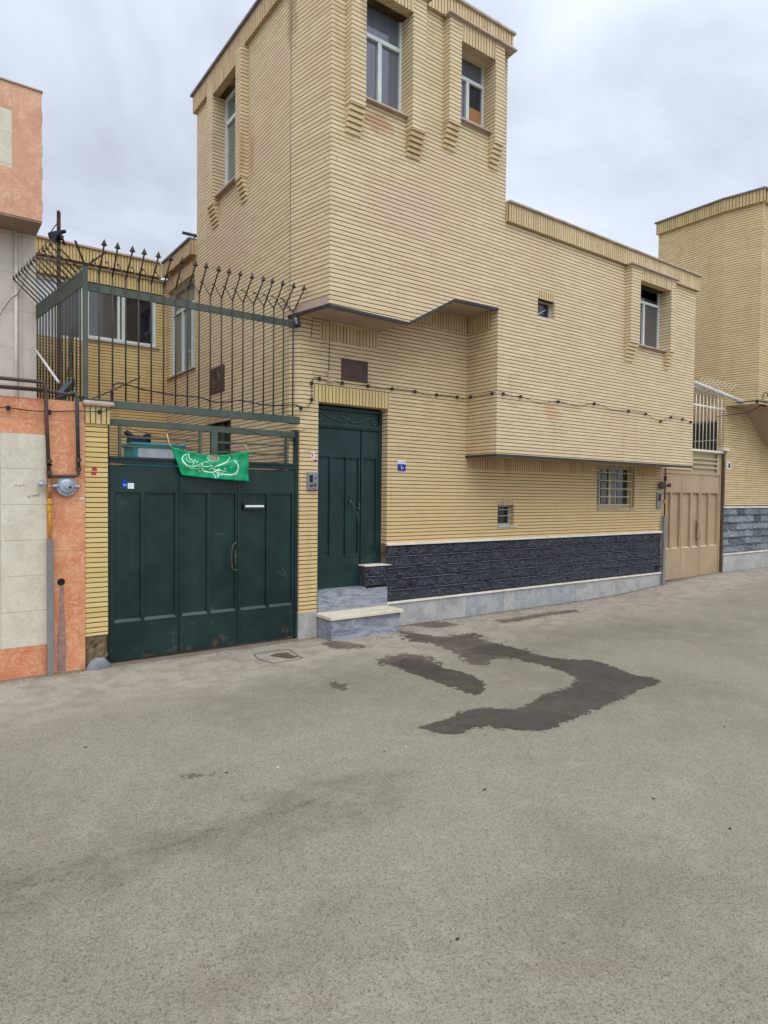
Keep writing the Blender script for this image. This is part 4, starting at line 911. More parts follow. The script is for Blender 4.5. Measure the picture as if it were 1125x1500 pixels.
# handwriting on the white cladding
def wl_map(x, y, t): v = oY(40+x/11.25, 670+y/11.25, YW); return Vector((v.x, YW-.0005-t, v.z))
ribbon([[(15, 660), (10, 640), (25, 632), (40, 645), (32, 660), (15, 660)], [(62, 622), (75, 640), (88, 628), (82, 655)], [(105, 615), (118, 635), (130, 618), (124, 648)], [(145, 612), (155, 630), (168, 612), (160, 645)], [(185, 588), (192, 610), (200, 640)],
        [(-215, 470), (-190, 455), (-165, 470)], [(-140, 460), (-130, 480), (-110, 455)], [(-90, 450), (-70, 470), (-50, 445)]], wl_map, 7, 'handwriting', 'ink', WL)

# ------------------------------------------------------------------ gas pipe with regulator
GP = empty('gas_pipe', (1.01, YW-.06, 0), 'gas riser of brown, green and yellow pipes with a round regulator', 'gas pipe')
yp = YW-.055
elb = lambda a, b_, c, r=.03: [a, a+(b_-a)*(1-r/(b_-a).length), b_+(a-b_).normalized()*r*.35+(c-b_).normalized()*r*.35, b_+(c-b_).normalized()*r, c]
V = Vector
m = MB(); top = V((.975, yp, 2.70)); m.tube([V((1.008, yp, 1.80)), V((.985, yp, 2.4)), V((.978, yp, 2.66)), V((.965, yp, 2.695)), V((.93, yp, 2.70)), V((-1.5, yp+.02, 2.70))], .017, 12); m.build('riser', 'pipeb', GP)
MB().tube([V((.965, yp+.02, 2.63)), V((-1.5, yp+.02, 2.60))], .018, 12).build('cross_pipe', 'pipeb', GP)
MB().tube([V((.965, yp+.02, 2.63)), V((1.16, yp+.02, 2.615)), V((1.30, yp+.06, 2.60))], .014, 12).build('cross_pipe', 'pipeb', GP)
m = MB(); m.tube([V((1.256, yp, 1.93)), V((1.245, yp, 2.50)), V((1.243, yp, 2.60)), V((1.232, yp, 2.635)), V((1.19, yp+.03, 2.62)), V((1.10, yp+.15, 2.585))], .017, 12); m.build('green_riser', 'pipeg', GP)
m = MB(); m.bar(oY(86, 583, 7.0), oY(106, 560, 7.3), .05, .09, Vector((0, -.3, 1))); m.build('green_trough', 'pipeg', GP)
m = MB(); m.tube([V((1.256, yp, 1.95)), V((1.257, yp, 1.875)), V((1.247, yp, 1.855)), V((1.22, yp, 1.85)), V((1.01, yp, 1.84))], .016, 12); m.build('link_pipe', 'pipeb', GP)
for c_, z0 in ((1.257, 1.985), (1.256, 1.90), (1.006, 1.965), (1.008, 1.86)): MB().lathe((c_, yp, z0), (0, 0, 1), [(0, .018), (.001, .026), (.03, .026), (.031, .018)], 8).build('coupling', 'pipeb', GP); B(.99, 1.03, yp-.02, yp+.02, 1.94, 1.955).build('red_tag', 'red', GP)
m = MB(); m.tube([V((1.009, yp, 1.86)), V((1.011, yp, 1.64))], .014, 12); m.lathe((1.01, yp, 1.70), (0, 0, 1), [(0, .02), (.001, .027), (.05, .027), (.06, .02), (.10, .02), (.101, .026), (.12, .026)], 8); m.build('brass_valve', 'brass', GP)
m = MB(); m.lathe((1.155, yp+.02, 1.752), (0, -1, 0), [(0, .06), (.001, .088), (.016, .088), (.017, .072), (.030, .066), (.040, .050), (.043, .030), (.044, .024), (.060, .023), (.061, .016)], 32); m.sm.clear()
for k in range(8): a = k*math.pi/4+.3; m.lathe((1.155+.080*math.cos(a), yp+.004, 1.752+.080*math.sin(a)), (0, -1, 0), [(0, .008), (.008, .008)], 6)
m.tube([V((1.03, yp, 1.755)), V((1.09, yp, 1.752))], .015, 10); m.tube([V((1.22, yp, 1.752)), V((1.255, yp, 1.748))], .014, 10); m.lathe((1.245, yp, 1.749), (1, 0, 0), [(0, .014), (.001, .02), (.018, .02), (.019, .012)], 8)
m.build('regulator', 'alu', GP)
m = MB(); m.lathe((1.175, yp-.045, 1.744), (0, -1, 0), [(0, .012), (.004, .012)], 14); m.build('regulator_vent', 'black', GP)
m = MB(); m.tube([V((.99, yp, 1.765)), V((.94, yp, 1.77))], .014, 10); m.box(.915, .965, yp-.02, yp+.03, 1.745, 1.765); m.lathe((.94, yp, 1.765), (.1, -.3, 1), [(0, .03), (.012, .032), (.02, .028), (.03, .016), (.045, .012)], 16); m.build('bypass_valve', 'alu', GP)
m = MB(); m.tube([V((1.011, yp, 1.66)), V((1.012, yp, 1.24))], .0125, 12); m.lathe((1.011, yp, 1.52), (0, 0, 1), [(0, .016), (.001, .024), (.035, .024), (.045, .02), (.06, .02), (.07, .025), (.10, .025), (.101, .016)], 8); m.lathe((1.011, yp-.02, 1.60), (0, -1, 0), [(0, .014), (.02, .014)], 6); m.build('yellow_pipe', 'pipey', GP)
m = MB(); m.bar(V((1.012, yp, .0)), V((1.012, yp, 1.262)), .05, .045); m.build('protective_channel', 'grey', GP, .003)
# ------------------------------------------------------------------ small signs and stickers
m = MB(); m.box(1.385, 1.43, YW-.002, YW, 1.905, 1.935); m.box(1.38, 1.425, YW-.002, YW, 1.865, 1.89); tag(m.build('sticker', 'red'), 'pair of small torn red stickers on the yellow brick pier', 'sticker')
m = MB(); m.box(1.275, 1.315, YW-.0115, YW-.008, 1.625, 1.65); tag(m.build('paper_tag', 'cream'), 'tiny pale paper tag on the coral cladding below the regulator', 'paper tag')
S = empty('sticker', (3.83, YW, 2.12), 'torn white notice with red print above the steel intercom', 'sticker')
m = MB(); m.box(3.795, 3.835, YW-.002, YW, 2.13, 2.20); m.box(3.835, 3.875, YW-.002, YW, 2.11, 2.16); m.build('paper', 'sign', S)
m = MB(); m.box(3.825, 3.875, YW-.003, YW-.0021, 2.095, 2.112); m.box(3.80, 3.815, YW-.003, YW-.0021, 2.14, 2.19); m.box(3.845, 3.868, YW-.003, YW-.0021, 2.13, 2.15); m.build('print', 'red', S)
I = empty('intercom', (3.82, YW-.02, 1.98), 'grey steel door intercom on the brick pier beside the green door', 'intercom')
def ip(x, y): return oY(440+x/8.036, 580+y/8.036, YW)
a, b_ = ip(75, 895), ip(192, 1105)
B(a.x, b_.x, YW-.035, YW, b_.z, a.z).build('housing', 'screen', I, .004)
def irect(x0, y0, x1, y1, mt, nm, t=.002):
    p, q = ip(x0, y0), ip(x1, y1); B(p.x, q.x, YW-.035-t, YW-.034, q.z, p.z).build(nm, mt, I)
irect(90, 930, 130, 1020, 'black', 'screen'); irect(90, 1040, 130, 1075, 'plaque', 'name_plate'); irect(138, 1030, 170, 1065, 'plaque', 'call_button', .005); irect(112, 1085, 160, 1095, 'red', 'label_strip')
p = ip(160, 968); MB().lathe((p.x, YW-.034, p.z), (0, -1, 0), [(0, .012), (.004, .012)], 14).build('camera_eye', 'black', I)
B(3.80, 3.884, YW-.006, YW, 1.80, 1.83).build('mortar_patch', 'white', H)
NP = empty('number_plate', (5.14, YW, 2.08), 'blue and white house number plate on the brick wall right of the green door', 'sign')
def npm(x, y): return oY(560+x/5.114, 420+y/5.114, YW)
a, b_, c_ = npm(116, 1300), npm(172, 1330), npm(172, 1380)
B(a.x, b_.x, YW-.008, YW, b_.z, a.z).build('street_strip', 'sign', NP); B(a.x, c_.x, YW-.009, YW, c_.z, b_.z-.001).build('number_field', 'blue', NP)
def npmap(x, y, t): v = npm(x, y); return Vector((v.x, YW-.0095-t, v.z))
def npmap2(x, y, t): v = npm(x, y); return Vector((v.x, YW-.0085-t, v.z))
ribbon([[(138, 1342), (141, 1352), (140, 1368)], [(152, 1355), (154, 1358), (152, 1361), (150, 1358), (152, 1355)]], npmap, 4.5, 'digits', 'sign', NP)
ribbon([[(124, 1310), (130, 1322), (138, 1318)], [(142, 1308), (144, 1322)], [(150, 1320), (158, 1310), (164, 1320), (152, 1322)]], npmap2, 3, 'street_name', 'blue', NP)

# ------------------------------------------------------------------ banner
BN = empty('banner', oY(306, 680, YW-.0), 'green cloth banner with white calligraphy hung across the gate top', 'banner')
YBN = YW-.02
def top_c(t): # crop coords
    x = 75+(990-75)*t; return Vector((x, 110+(165-110)*t+4*t*(1-t)*72, 0))
def bot_c(t): x = 205+(1000-205)*t; return Vector((x, 450+75*t+math.sin(t*3.1)*6, 0))
def crop2w(x, y, t):
    p = oY(240+x/8.036, 640+y/8.036, YBN)
    rip = .010*math.sin(p.x*22+p.z*9)+.006*math.sin(p.x*47-p.z*20)+.006*math.sin(p.z*40)
    return Vector((p.x, YBN-.012+rip-t, p.z))
m = MB(); NU, NV = 48, 20; vs = []
for side in (0, .0018):
    for j in range(NV+1):
        for i in range(NU+1):
            a, b_ = top_c(i/NU), bot_c(i/NU); p = a.lerp(b_, j/NV); vs.append(crop2w(p.x, p.y, -side))
nn = NU+1; K = nn*(NV+1)
fs = [(j*nn+i, j*nn+i+1, (j+1)*nn+i+1, (j+1)*nn+i) for j in range(NV) for i in range(NU)]; fs += [tuple(q+K for q in f_[::-1]) for f_ in fs]
for i in range(NU): fs += [(i, i+K, i+1+K, i+1), (NV*nn+i, NV*nn+i+1, NV*nn+i+1+K, NV*nn+i+K)]
for j in range(NV): fs += [(j*nn, (j+1)*nn, (j+1)*nn+K, j*nn+K), (j*nn+NU, j*nn+NU+K, (j+1)*nn+NU+K, (j+1)*nn+NU)]
m.add(vs, fs); m.build('cloth', 'banner', BN, smooth=True)
strokes = [
 ([(275, 205), (240, 215), (215, 245), (215, 280), (240, 318), (285, 342), (345, 348), (395, 335), (430, 312)], 15),
 ([(215, 290), (250, 340), (310, 368), (370, 375), (440, 372)], 5),
 ([(278, 200), (292, 205), (290, 228), (305, 262)], 12),
 ([(300, 262), (322, 258), (325, 272), (305, 275), (300, 262)], 8),
 ([(262, 240), (262, 270), (290, 295), (330, 298), (352, 275)], 7),
 ([(335, 265), (350, 290), (345, 320), (330, 330)], 8), ([(365, 255), (372, 285), (392, 300), (398, 280)], 7),
 ([(395, 345), (425, 350), (440, 330), (425, 312)], 9), ([(440, 300), (462, 345), (500, 350), (528, 345)], 11), ([(462, 300), (490, 292), (515, 305)], 8), ([(450, 340), (440, 310), (470, 300)], 7),
 ([(528, 345), (545, 335), (560, 352), (540, 372), (520, 385)], 9), ([(540, 370), (570, 378), (585, 360)], 7),
 ([(765, 225), (760, 262), (725, 300), (670, 325), (620, 342), (585, 360)], 16),
 ([(448, 350), (455, 385), (490, 408), (560, 418), (600, 405), (640, 380), (665, 385)], 15),
 ([(585, 360), (575, 378), (600, 388), (650, 395), (700, 400), (740, 412)], 11),
 ([(700, 375), (722, 368), (728, 385), (705, 392)], 8), ([(660, 410), (672, 428), (695, 425), (700, 400)], 8),
 ([(820, 270), (845, 300), (862, 345), (858, 395), (830, 432), (780, 445), (720, 440), (660, 445), (640, 425), (632, 400)], 14),
 ([(820, 275), (828, 300), (868, 330), (872, 390), (850, 440), (825, 458)], 6),
 ([(560, 418), (585, 445), (600, 470), (598, 495)], 6), ([(600, 405), (625, 430), (635, 462), (622, 470), (620, 450)], 8),
 ([(775, 352), (785, 362), (797, 350)], 4), ([(700, 340), (760, 300), (820, 278), (905, 288)], 3), ([(400, 385), (420, 398), (430, 410), (432, 392)], 6), ([(408, 370), (430, 375)], 6)]
ribbon([s for s, _ in strokes], lambda x, y, t: crop2w(x, y, t+.001), 10, 'calligraphy', 'script', BN, .0012, [w_ for _, w_ in strokes])
def blob(cx_, cy_, rx, ry, lobes, amp, n=48): return [Vector((cx_+rx*math.cos(a)*(1+amp*math.cos(lobes*a)), cy_+ry*math.sin(a)*(1+amp*math.cos(lobes*a)), 0)) for a in [2*math.pi*i/n for i in range(n)]]
def flat(pts, t, name, mat, parent):
    tri = geometry.tessellate_polygon([pts]); n = len(pts)
    return MB().add([crop2w(p.x, p.y, t) for p in pts], [tuple(q) for q in tri]).build(name, mat, parent)
lace = [[(x, y) for x, y in ((580+78*math.cos(a+o)*k1, 248+52*math.sin(a+o)*k1) for a, k1 in ((0, .62), (.2, 1.), (.4, .62)))] for o in [i*math.pi/7 for i in range(-1, 9)]]
ribbon(lace, lambda x, y, t: crop2w(x, y, t+.001), 4, 'lace_ring', 'script', BN, .001)
pk = [p for p in blob(582, 250, 42, 36, 8, .09)]
for p in pk: p.y = max(p.y, 212)
flat(pk, .003, 'rosette', 'pink', BN)
ribbon([[(560, 235), (575, 245), (570, 260)], [(590, 230), (600, 245), (588, 258)], [(575, 265), (590, 272), (605, 262)]], lambda x, y, t: crop2w(x, y, t+.004), 4, 'rosette_lettering', 'script', BN, .001)
m = MB(); a = crop2w(70, 112, 0); m.tube([a, a+V((-.01, .02, .04)), a+V((-.02, .05, .13))], .005, 6); a = crop2w(988, 165, 0); m.tube([a, a+V((.003, .02, .02)), a+V((.0, .04, -.05))], .006, 6); m.tube([a+V((0, .02, .02)), a+V((-.02, .07, .08))], .004, 6); m.build('tie_cord', 'rope', BN)

# ------------------------------------------------------------------ teal tub and dark bundle behind the gate
TB = empty('storage_tub', (2.1, 7.25, 0), 'teal plastic tub with a white label showing above the gate', 'tub')
m = MB(); m.box(1.85, 2.385, 7.0, 7.4, 1.75, 2.19); m.box(1.82, 2.40, 6.98, 7.42, 2.19, 2.225); m.build('tub_body', 'teal', TB, .01)
B(1.895, 2.27, 6.996, 7.001, 2.02, 2.165).build('label', 'sign', TB)
m = MB(); [m.box(x, x+.04, y, y+.04, 0, 1.71) for x in (1.83, 2.35) for y in (7.0, 7.36)]; m.box(1.83, 2.39, 7.0, 7.40, 1.71, 1.75); m.build('stand', 'rust', TB)
m = MB(); m.tube(smooth_path([(1.80, 7.12, 2.34), (1.86, 7.1, 2.29), (1.95, 7.1, 2.28), (2.0, 7.1, 2.28)]), [.03]*6+[.025]*6+[.02]*7, 8); m.box(1.83, 2.03, 7.05, 7.2, 2.226, 2.275); m.box(2.0, 2.045, 7.05, 7.2, 2.226, 2.325)
tag(m.build('tool_bundle', 'navy', None, .008), 'dark navy bundle lying on top of the teal tub', 'bundle')

# ------------------------------------------------------------------ neighbouring building on the left
NB = empty('neighbour_building', (-.5, 9.3, 0), 'white clad neighbouring building with a coral stone upper block', 'building')
YN = 8.417
B(-4, 1.148, YN, YN+3, 0, 4.66).build('wall', 'travw', NB)
B(.868, 1.150, 7.976, 8.3, 4.64, 6.02).build('upper_block', 'coralu', NB)
B(-4, .867, 7.977, 8.3, 5.742, 6.02).build('upper_block', 'coralu', NB); B(-4, .867, 7.977, 8.3, 4.64, 5.13).build('upper_block', 'coralu', NB)
B(-4, .867, 7.980, 8.3, 5.131, 5.741).build('window_panel', 'trav', NB)
B(-4, 1.149, 8.3, YN+3, 4.661, 6.02).build('upper_block', 'coralu', NB)
B(-4, 1.15, 7.985, YN, 4.622, 4.639).build('soffit', 'plaster', NB)
B(-4, 1.16, 7.96, YN+3, 6.021, 6.035).build('coping', 'cap', NB)
MB().tube([(.94, YN-.03, 2.0), (.945, YN-.03, 4.62)], .018, 10).build('drainpipe', 'white', NB)
for z in (4.75, 5.1, 5.35, 5.7): B(1.15, 1.158, 8.0, 8.2, z, z+.12).build('mortar_lump', 'plaster', NB)
MB().tube(smooth_path([oY(-5, 470, YN-.05), oY(14, 440, YN-.05), oY(30, 425, YN-.05), oY(48, 380, YN-.05), oY(78, 345, YN-.1)]), .0035, 6).build('hanging_wire', 'black', NB)

# ------------------------------------------------------------------ mast with sheet-metal dish
MA = empty('mast', (1.39, 8.55, 0), 'rusty steel mast with a broken dark satellite dish behind the side fence', 'mast')
pa = oY(86, 545, 8.55); pb = oY(86, 311, 8.55)
MB().tube([(pa.x, 8.55, 0), (pb.x, 8.55, pb.z)], .022, 10).build('pole', 'tip', MA)
m = MB(); q = lambda x, y, Y=8.5: oY(50+x/13.64, 290+y/13.64, Y)
ol = [(270, 700), (300, 680), (400, 655), (520, 640), (600, 628), (640, 640), (630, 660), (560, 680), (520, 700), (470, 740), (450, 800), (420, 840), (330, 790), (280, 745)]
f_ = [q(x, y, 8.46) for x, y in ol]; bk = [q(x, y, 8.46)+V((.02, .10, .01)) for x, y in ol]; n = len(ol)
tri = geometry.tessellate_polygon([f_]); m.add(f_+bk, [tuple(t) for t in tri]+[tuple(i+n for i in t[::-1]) for t in tri]+[(i, (i+1) % n, n+(i+1) % n, n+i) for i in range(n)]); m.build('dish', 'navy', MA, .006)
m = MB(); m.tube([q(340, 670), q(470, 490)], .006, 6); m.tube([q(480, 740), q(560, 800), q(610, 940)], .014, 8); m.lathe(q(545, 790), (0, -1, 0), [(-.03, .022), (.03, .022)], 10)
for dx in (-25, 0, 22): m.tube([q(485, 300), q(485+dx*1.4, 245)], .005, 5)
m.build('bracket', 'tip', MA)
# white sheet and antenna plank on the roofs
m = MB(); pr = [(158, 371), (165, 366), (178, 364), (192, 366), (203, 372), (206, 380)]
vs = []
for Yk in (11.6, 12.0, 12.4):
    for x, y in pr: v = oY(x, y, 11.6); vs.append((v.x, Yk, v.z))
    
n = len(pr); m.add(vs, [(j*n+i, j*n+i+1, (j+1)*n+i+1, (j+1)*n+i) for j in range(2) for i in range(n-1)])
m.add([vs[0], vs[1], vs[2], vs[3], vs[4], vs[5], (vs[5][0], 11.6, 5.2), (vs[0][0], 11.6, 5.2)], [(0, 1, 2, 3, 4, 5, 6, 7)])
m.box(vs[0][0], vs[5][0], 11.62, 12.38, 5.15, 5.5)
tag(m.build('roof_sheet', 'tarp'), 'white plastic sheet heaped on the roof of the rear range', 'sheet')
RA = empty('antenna_arm', (3.5, 9.95, 5.62), 'dark antenna arm sticking out over the low roof beside the tower', 'antenna')
m = MB(); m.bar(oX(268, 341, XL-.05), oX(289, 346, XL+.0)+V((.12, 0, 0)), .03, .045, Vector((0, 0, 1))); m.build('arm', 'black', RA)
MB().tube([(XL+.02, 10.0, 5.60), oX(284, 344, XL+.02)], .014, 8).build('bracket', 'black', RA)

# ------------------------------------------------------------------ cables and string lights
def sockets(parent, pts, d=(0, -1, 0)):
    for p in pts:
        m = MB(); p = V(p); m.lathe(p+V((0, 0, .014)), (0, 0, -1), [(-.004, .007), (.002, .018), (.032, .020), (.038, .011)], 10); m.build('bulb_socket', 'black', parent)
SL = empty('string_light', (6.5, YW-.02, 3.0), 'black string of empty bulb sockets strung across the brick facade', 'string light')
k = 7.5; c6 = lambda x, y, Y=YW-.02: oY(420+x/k, 440+y/k, Y)
cW = [c6(155, 1180), c6(225, 1170), c6(272, 1110), c6(275, 1083), c6(276, 990), c6(275, 905), c6(300, 850), c6(360, 855), c6(470, 885), c6(612, 905), c6(750, 925), c6(895, 937), c6(1010, 965)]
c5 = lambda x, y, Y=YW-.02: oY(560+x/5.114, 420+y/5.114, Y)
cW += [c5(75, 762), c5(246, 783), c5(330, 812), c5(408, 808), c5(563, 827), c5(610, 842)]
r5 = lambda x, y: oX(560+x/5.114, 420+y/5.114, 6.272-.02)
cW += [r5(660, 825), r5(740, 815), r5(820, 797)]
f5 = lambda x, y: oY(x, y, YF-.02)
cF = [f5(733, 574), f5(737.5, 576.4), f5(752, 581), f5(763, 580.7), f5(790, 590), f5(818, 588), f5(846, 595), f5(871, 591), f5(896, 600), f5(921, 602), f5(946, 606), f5(957, 613), f5(968, 616.6), f5(983, 611), f5(1000, 614), f5(1012, 618)]
mb = MB(); mb.tube(smooth_path(cW+cF, 5), .0042, 6); mb.build('cable', 'black', SL)
sockets(SL, [c6(155, 1180), c6(275, 1083), c6(275, 905), c6(360, 855), c6(612, 905), c6(895, 937), c5(75, 762), c5(246, 783), c5(408, 808), c5(563, 825), r5(660, 825), r5(820, 797)]+[cF[i] for i in (1, 3, 5, 7, 9, 10, 12, 13, 14, 15)])
# second run hanging on the fence
S2L = empty('cable', (2.3, YW-.03, 2.6), 'thin black cable sagging along the foot of the spiked fence', 'cable')
c = lambda x, y: oY(x, y, YW-.03)
MB().tube(smooth_path([c(164, 592), c(163, 575), c(168, 563), c(180, 562), c(209, 570), c(250, 578), c(292, 582), c(310, 588), c(330, 589), c(355, 587), c(386, 593), c(414, 594), c(432, 593), c(441, 597)]), .007, 6).build('strand', 'black', S2L)
MB().tube(smooth_path([oY(-10, 597, YW-.03), oY(12, 597, YW-.03), oY(40, 601, YW-.03), oY(72, 603, YW-.03), oY(110, 602, YW-.03), oY(146, 603, YW-.06), oY(160, 600, YW-.06), oY(165, 594, YW-.06)]), .005, 6).build('strand', 'black', S2L)
sockets(S2L, [oY(12, 597, YW-.03), oY(72, 603, YW-.03), oY(146, 603, YW-.06), c(441, 597)])
# thin wires and scraps on fence
tag(MB().tube(smooth_path([c(136, 583), c(160, 574), c(185, 562), c(206, 552)]), .007, 6).build('stick', 'tip'), 'thin brown stick caught between the fence pickets', 'stick')
m = MB(); m.tube(smooth_path([oY(176, 622, YW), oY(205, 632, YW), oY(240, 636, YW+.02), oY(290, 638, YW)]), .003, 5); m.tube(smooth_path([oY(345, 624, YW-.02), oY(362, 631, YW-.02), oY(405, 641, YW-.02), oY(430, 637, YW-.03), oY(447, 629, YW-.02)]), .003, 5); m.tube([oY(425, 652, YW), oY(407, 672, YW)], .003, 5)
m.build('strand', 'black', S2L)
# bracket lamp at the fence end
LP = empty('wall_lamp', (3.56, 6.6, 3.6), 'small dark lamp fixture hanging under the tower corner', 'lamp')
p0 = oY(433, 462, 6.62); m = MB(); m.tube([p0, p0+V((.03, .02, -.02))], .012, 8); m.lathe(p0+V((.01, -.0, -.02)), (.25, -.1, -1), [(0, .018), (.03, .028), (.10, .03), (.11, .022)], 14); m.build('body', 'black', LP)
m = MB(); m.lathe(p0+V((-.02, -.025, -.03)), (.25, -.1, -1), [(0, .012), (.04, .016), (.08, .012)], 12); m.build('lamp_glass', 'grey', LP)
# thin conduit lines and small bracket above the door
CN = empty('conduit', (3.95, YW, 3.5), 'thin brown conduit running down the pier above the green door', 'conduit')
m = MB(); m.tube([c6(268, 410, YW-.006), c6(285, 195, YW-.006), c6(470, 230, YW-.006), c6(472, 440, YW-.006), c6(462, 790, YW-.006)], .0035, 6); m.build('pipe', 'plaque', CN)
m = MB(); a = c6(462, 800, YW-.03); m.lathe(a+V((0, 0, .02)), (0, 0, -1), [(0, .015), (.02, .02), (.025, .012)], 10); m.tube([a, a+V((.01, 0, -.05)), a+V((.0, 0, -.09))], .008, 8); m.box(a.x-.02, a.x+.045, a.y-.01, a.y+.02, a.z-.10, a.z-.085); m.build('tap_bracket', 'cap', CN)

# ------------------------------------------------------------------ neighbour on the right: beige gate
G2E = empty('metal_gate', (12.4, YW+.05, .15), 'beige three-leaf metal gate between the wing and the right-hand house', 'gate')
YQ = YW+.05
def leaf2(x0, x1, ps, z0): leaf(x0, x1, z0, 2.15, YQ, ps, .72, 1.80, 'beige', 'beigeg', G2E, 'gate_leaf', .05)
leaf2(11.30, 11.98, [(11.34, 11.60), (11.66, 11.94)], .14)
leaf2(11.99, 12.67, [(12.03, 12.32), (12.38, 12.63)], .15)
leaf2(12.68, 13.40, [(12.72, 13.00), (13.06, 13.36)], .16)
m = MB(); m.box(11.25, 11.295, YQ-.01, YQ+.05, .1, 2.3); m.box(13.405, 13.46, YQ-.01, YQ+.05, .12, 2.70); m.box(11.295, 13.405, YQ-.01, YQ+.05, 2.16, 2.22); m.build('frame', 'beige', G2E, .002)
m = MB(); m.box(12.33, 13.40, YQ, YQ+.03, 2.60, 2.645); m.box(12.33, 12.37, YQ, YQ+.03, 2.22, 2.60); m.box(13.33, 13.40, YQ, YQ+.03, 2.22, 2.60); m.box(11.295, 12.33, YQ, YQ+.03, 2.24, 2.30); m.build('grille_frame', 'beigeg', G2E)
for z in (2.31, 2.40, 2.49): MB().bar((12.37, YQ+.015, z), (13.33, YQ+.015, z), .03, .03).build('grille_bar', 'beigeg', G2E)
B(11.3, 13.4, YQ+.052, YQ+.07, 2.22, 2.60).build('back_sheet', 'beigeg', G2E)
m = MB(); m.tube(smooth_path([(12.60, YQ, 1.22), (12.58, YQ-.06, 1.20), (12.56, YQ-.07, 1.08), (12.58, YQ-.06, .92), (12.60, YQ, .90)]), .014, 8); m.box(12.59, 12.65, YQ-.012, YQ+.001, .88, 1.26); m.build('handle', 'beige', G2E)
WF = empty('spiked_fence', (12.8, YW, 2.65), 'white spiked grille mounted above the beige gate', 'fence')
B(11.4, 13.44, YW-.02, YW+.02, 2.62, 2.66).build('rail', 'whitebar', WF); B(11.4, 13.44, YW-.02, YW+.0, 3.50, 3.535).build('rail', 'whitebar', WF)
B(13.36, 13.58, YW-.06, YW+.1, 2.67, 2.72).build('foot_block', 'whitebar', WF, .004)
for px_ in (1008, 1013.5, 1019, 1024.6, 1029.8, 1035, 1040.2, 1045.5, 1051, 1056.5):
    x = oY(px_, 630, YW-.02).x; m = MB(); z1 = 3.72
    m.tube([(x, YW-.02, 2.66), (x, YW-.02, z1)], .009, 6); m.tube([(x, YW-.02, z1), (x, YW-.30, z1+.26)], .006, 6); m.tube([(x, YW-.02, z1), (x, YW+.26, z1+.27)], .006, 6); m.build('picket', 'whitebar', WF)
# house behind and right
RH = empty('brick_house', (16, 9, 0), 'tall beige brick house at the right edge beyond the beige gate', 'house')
XR = 13.47
cA2, cB2 = Vector((13.60, YF, 0)), Vector((XR, 6.80, 0)); d2 = cB2-cA2; l2 = d2.length; d2.normalize()
outer = [(13.60, 3.60), (14.30, 3.58), (15.3, 2.85), (20, 2.85), (20, 7.56), (13.60, 7.56)]
poly_wall(outer, [], (0, YF, 0), (1, 0, 0), (0, 1, 0), .12).build('facade_wall', 'bn', RH)
poly_wall(rect(0, l2, 3.60, 7.56), [], cA2+V((.002, 0, 0)), d2, Vector((d2.y, -d2.x, 0)), .12).build('flank_wall', 'bn', RH)
SWN = (6.84, 7.86, oX(1035, 668, XR).z, oX(1035, 617, XR).z)
B(XR-.004, XR-.0005, 6.84, 7.9, SWN[3]+.002, SWN[3]+.19).build('lintel', 'sl', RH)
poly_wall([(6.80, 2.6), (6.80, 0), (8.25, 0), (8.25, 7.56), (6.80, 7.56)], [rect(*SWN)], (XR, 0, 0), (0, 1, 0), (1, 0, 0), .12).build('side_wall', 'bn', RH)
B(XR+.12, 20, 8.13, 8.25, 3, 7.56).build('rear_wall', 'bn', RH)
B(13.66, 20, YF-.05, YF+.01, 7.55, 7.79).build('parapet_band', 'sn', RH)
poly_wall(rect(-.03, l2, 7.55, 7.79), [], cA2+V((-.05, -.03, 0)), d2, Vector((d2.y, -d2.x, 0)), .06).build('parapet_band', 'sn', RH)
B(XR-.052, XR+.01, 6.772, 8.28, 7.55, 7.79).build('parapet_band', 'sn', RH)
poly_wall(rect(-.04, l2+.01, 7.791, 7.82), [], cA2+V((-.08, -.03, 0)), d2, Vector((d2.y, -d2.x, 0)), .14).build('coping', 'capg', RH)
B(XR-.085, XR+.14, 6.765, 8.31, 7.793, 7.822).build('coping', 'capg', RH); B(13.58, 20, YF-.08, YF+.14, 7.794, 7.824).build('coping', 'capg', RH)
B(13.47, 20, YW, YW+.1, 1.55, 4.2).build('street_wall', 'bn', RH)
MB().add([(13.6, YF+.01, 3.606), (14.30, YF+.01, 3.586), (15.3, YF+.01, 2.856), (20, YF+.01, 2.856), (13.6, YW, 3.606), (14.30, YW, 3.586), (15.3, YW, 2.856), (20, YW, 2.856)], [(0, 1, 5, 4), (1, 2, 6, 5), (2, 3, 7, 6)]).build('soffit', 'plaster', RH)
rough_plinth(13.50, 20, .56, 1.50, 6, YW, 'plinthn', RH, 21)
B(13.50, 20, YW+.012, YW+.1, 0, 1.549).build('plinth_core', 'rubble', RH)
B(13.48, 20, YW-.045, YW, 1.501, 1.535).build('stone_trim', 'white', RH); B(13.48, 20, YW-.04, YW, .53, .559).build('stone_trim', 'white', RH)
B(13.50, 15.2, YW-.02, YW+.01, .1, .529).build('skirting_slab', 'base', RH); B(15.205, 20, YW-.02, YW+.01, .1, .529).build('skirting_slab', 'base', RH)
B(13.463, 13.52, YW-.01, YW+.2, 0, 2.66).build('pier_edge', 'rust', RH)
B(13.62, 13.76, YW-.006, YW, 2.30, 2.46).build('number_sign', 'sign', RH); B(13.65, 13.73, YW-.009, YW-.006, 2.33, 2.43).build('number_sign_face', 'navy', RH)
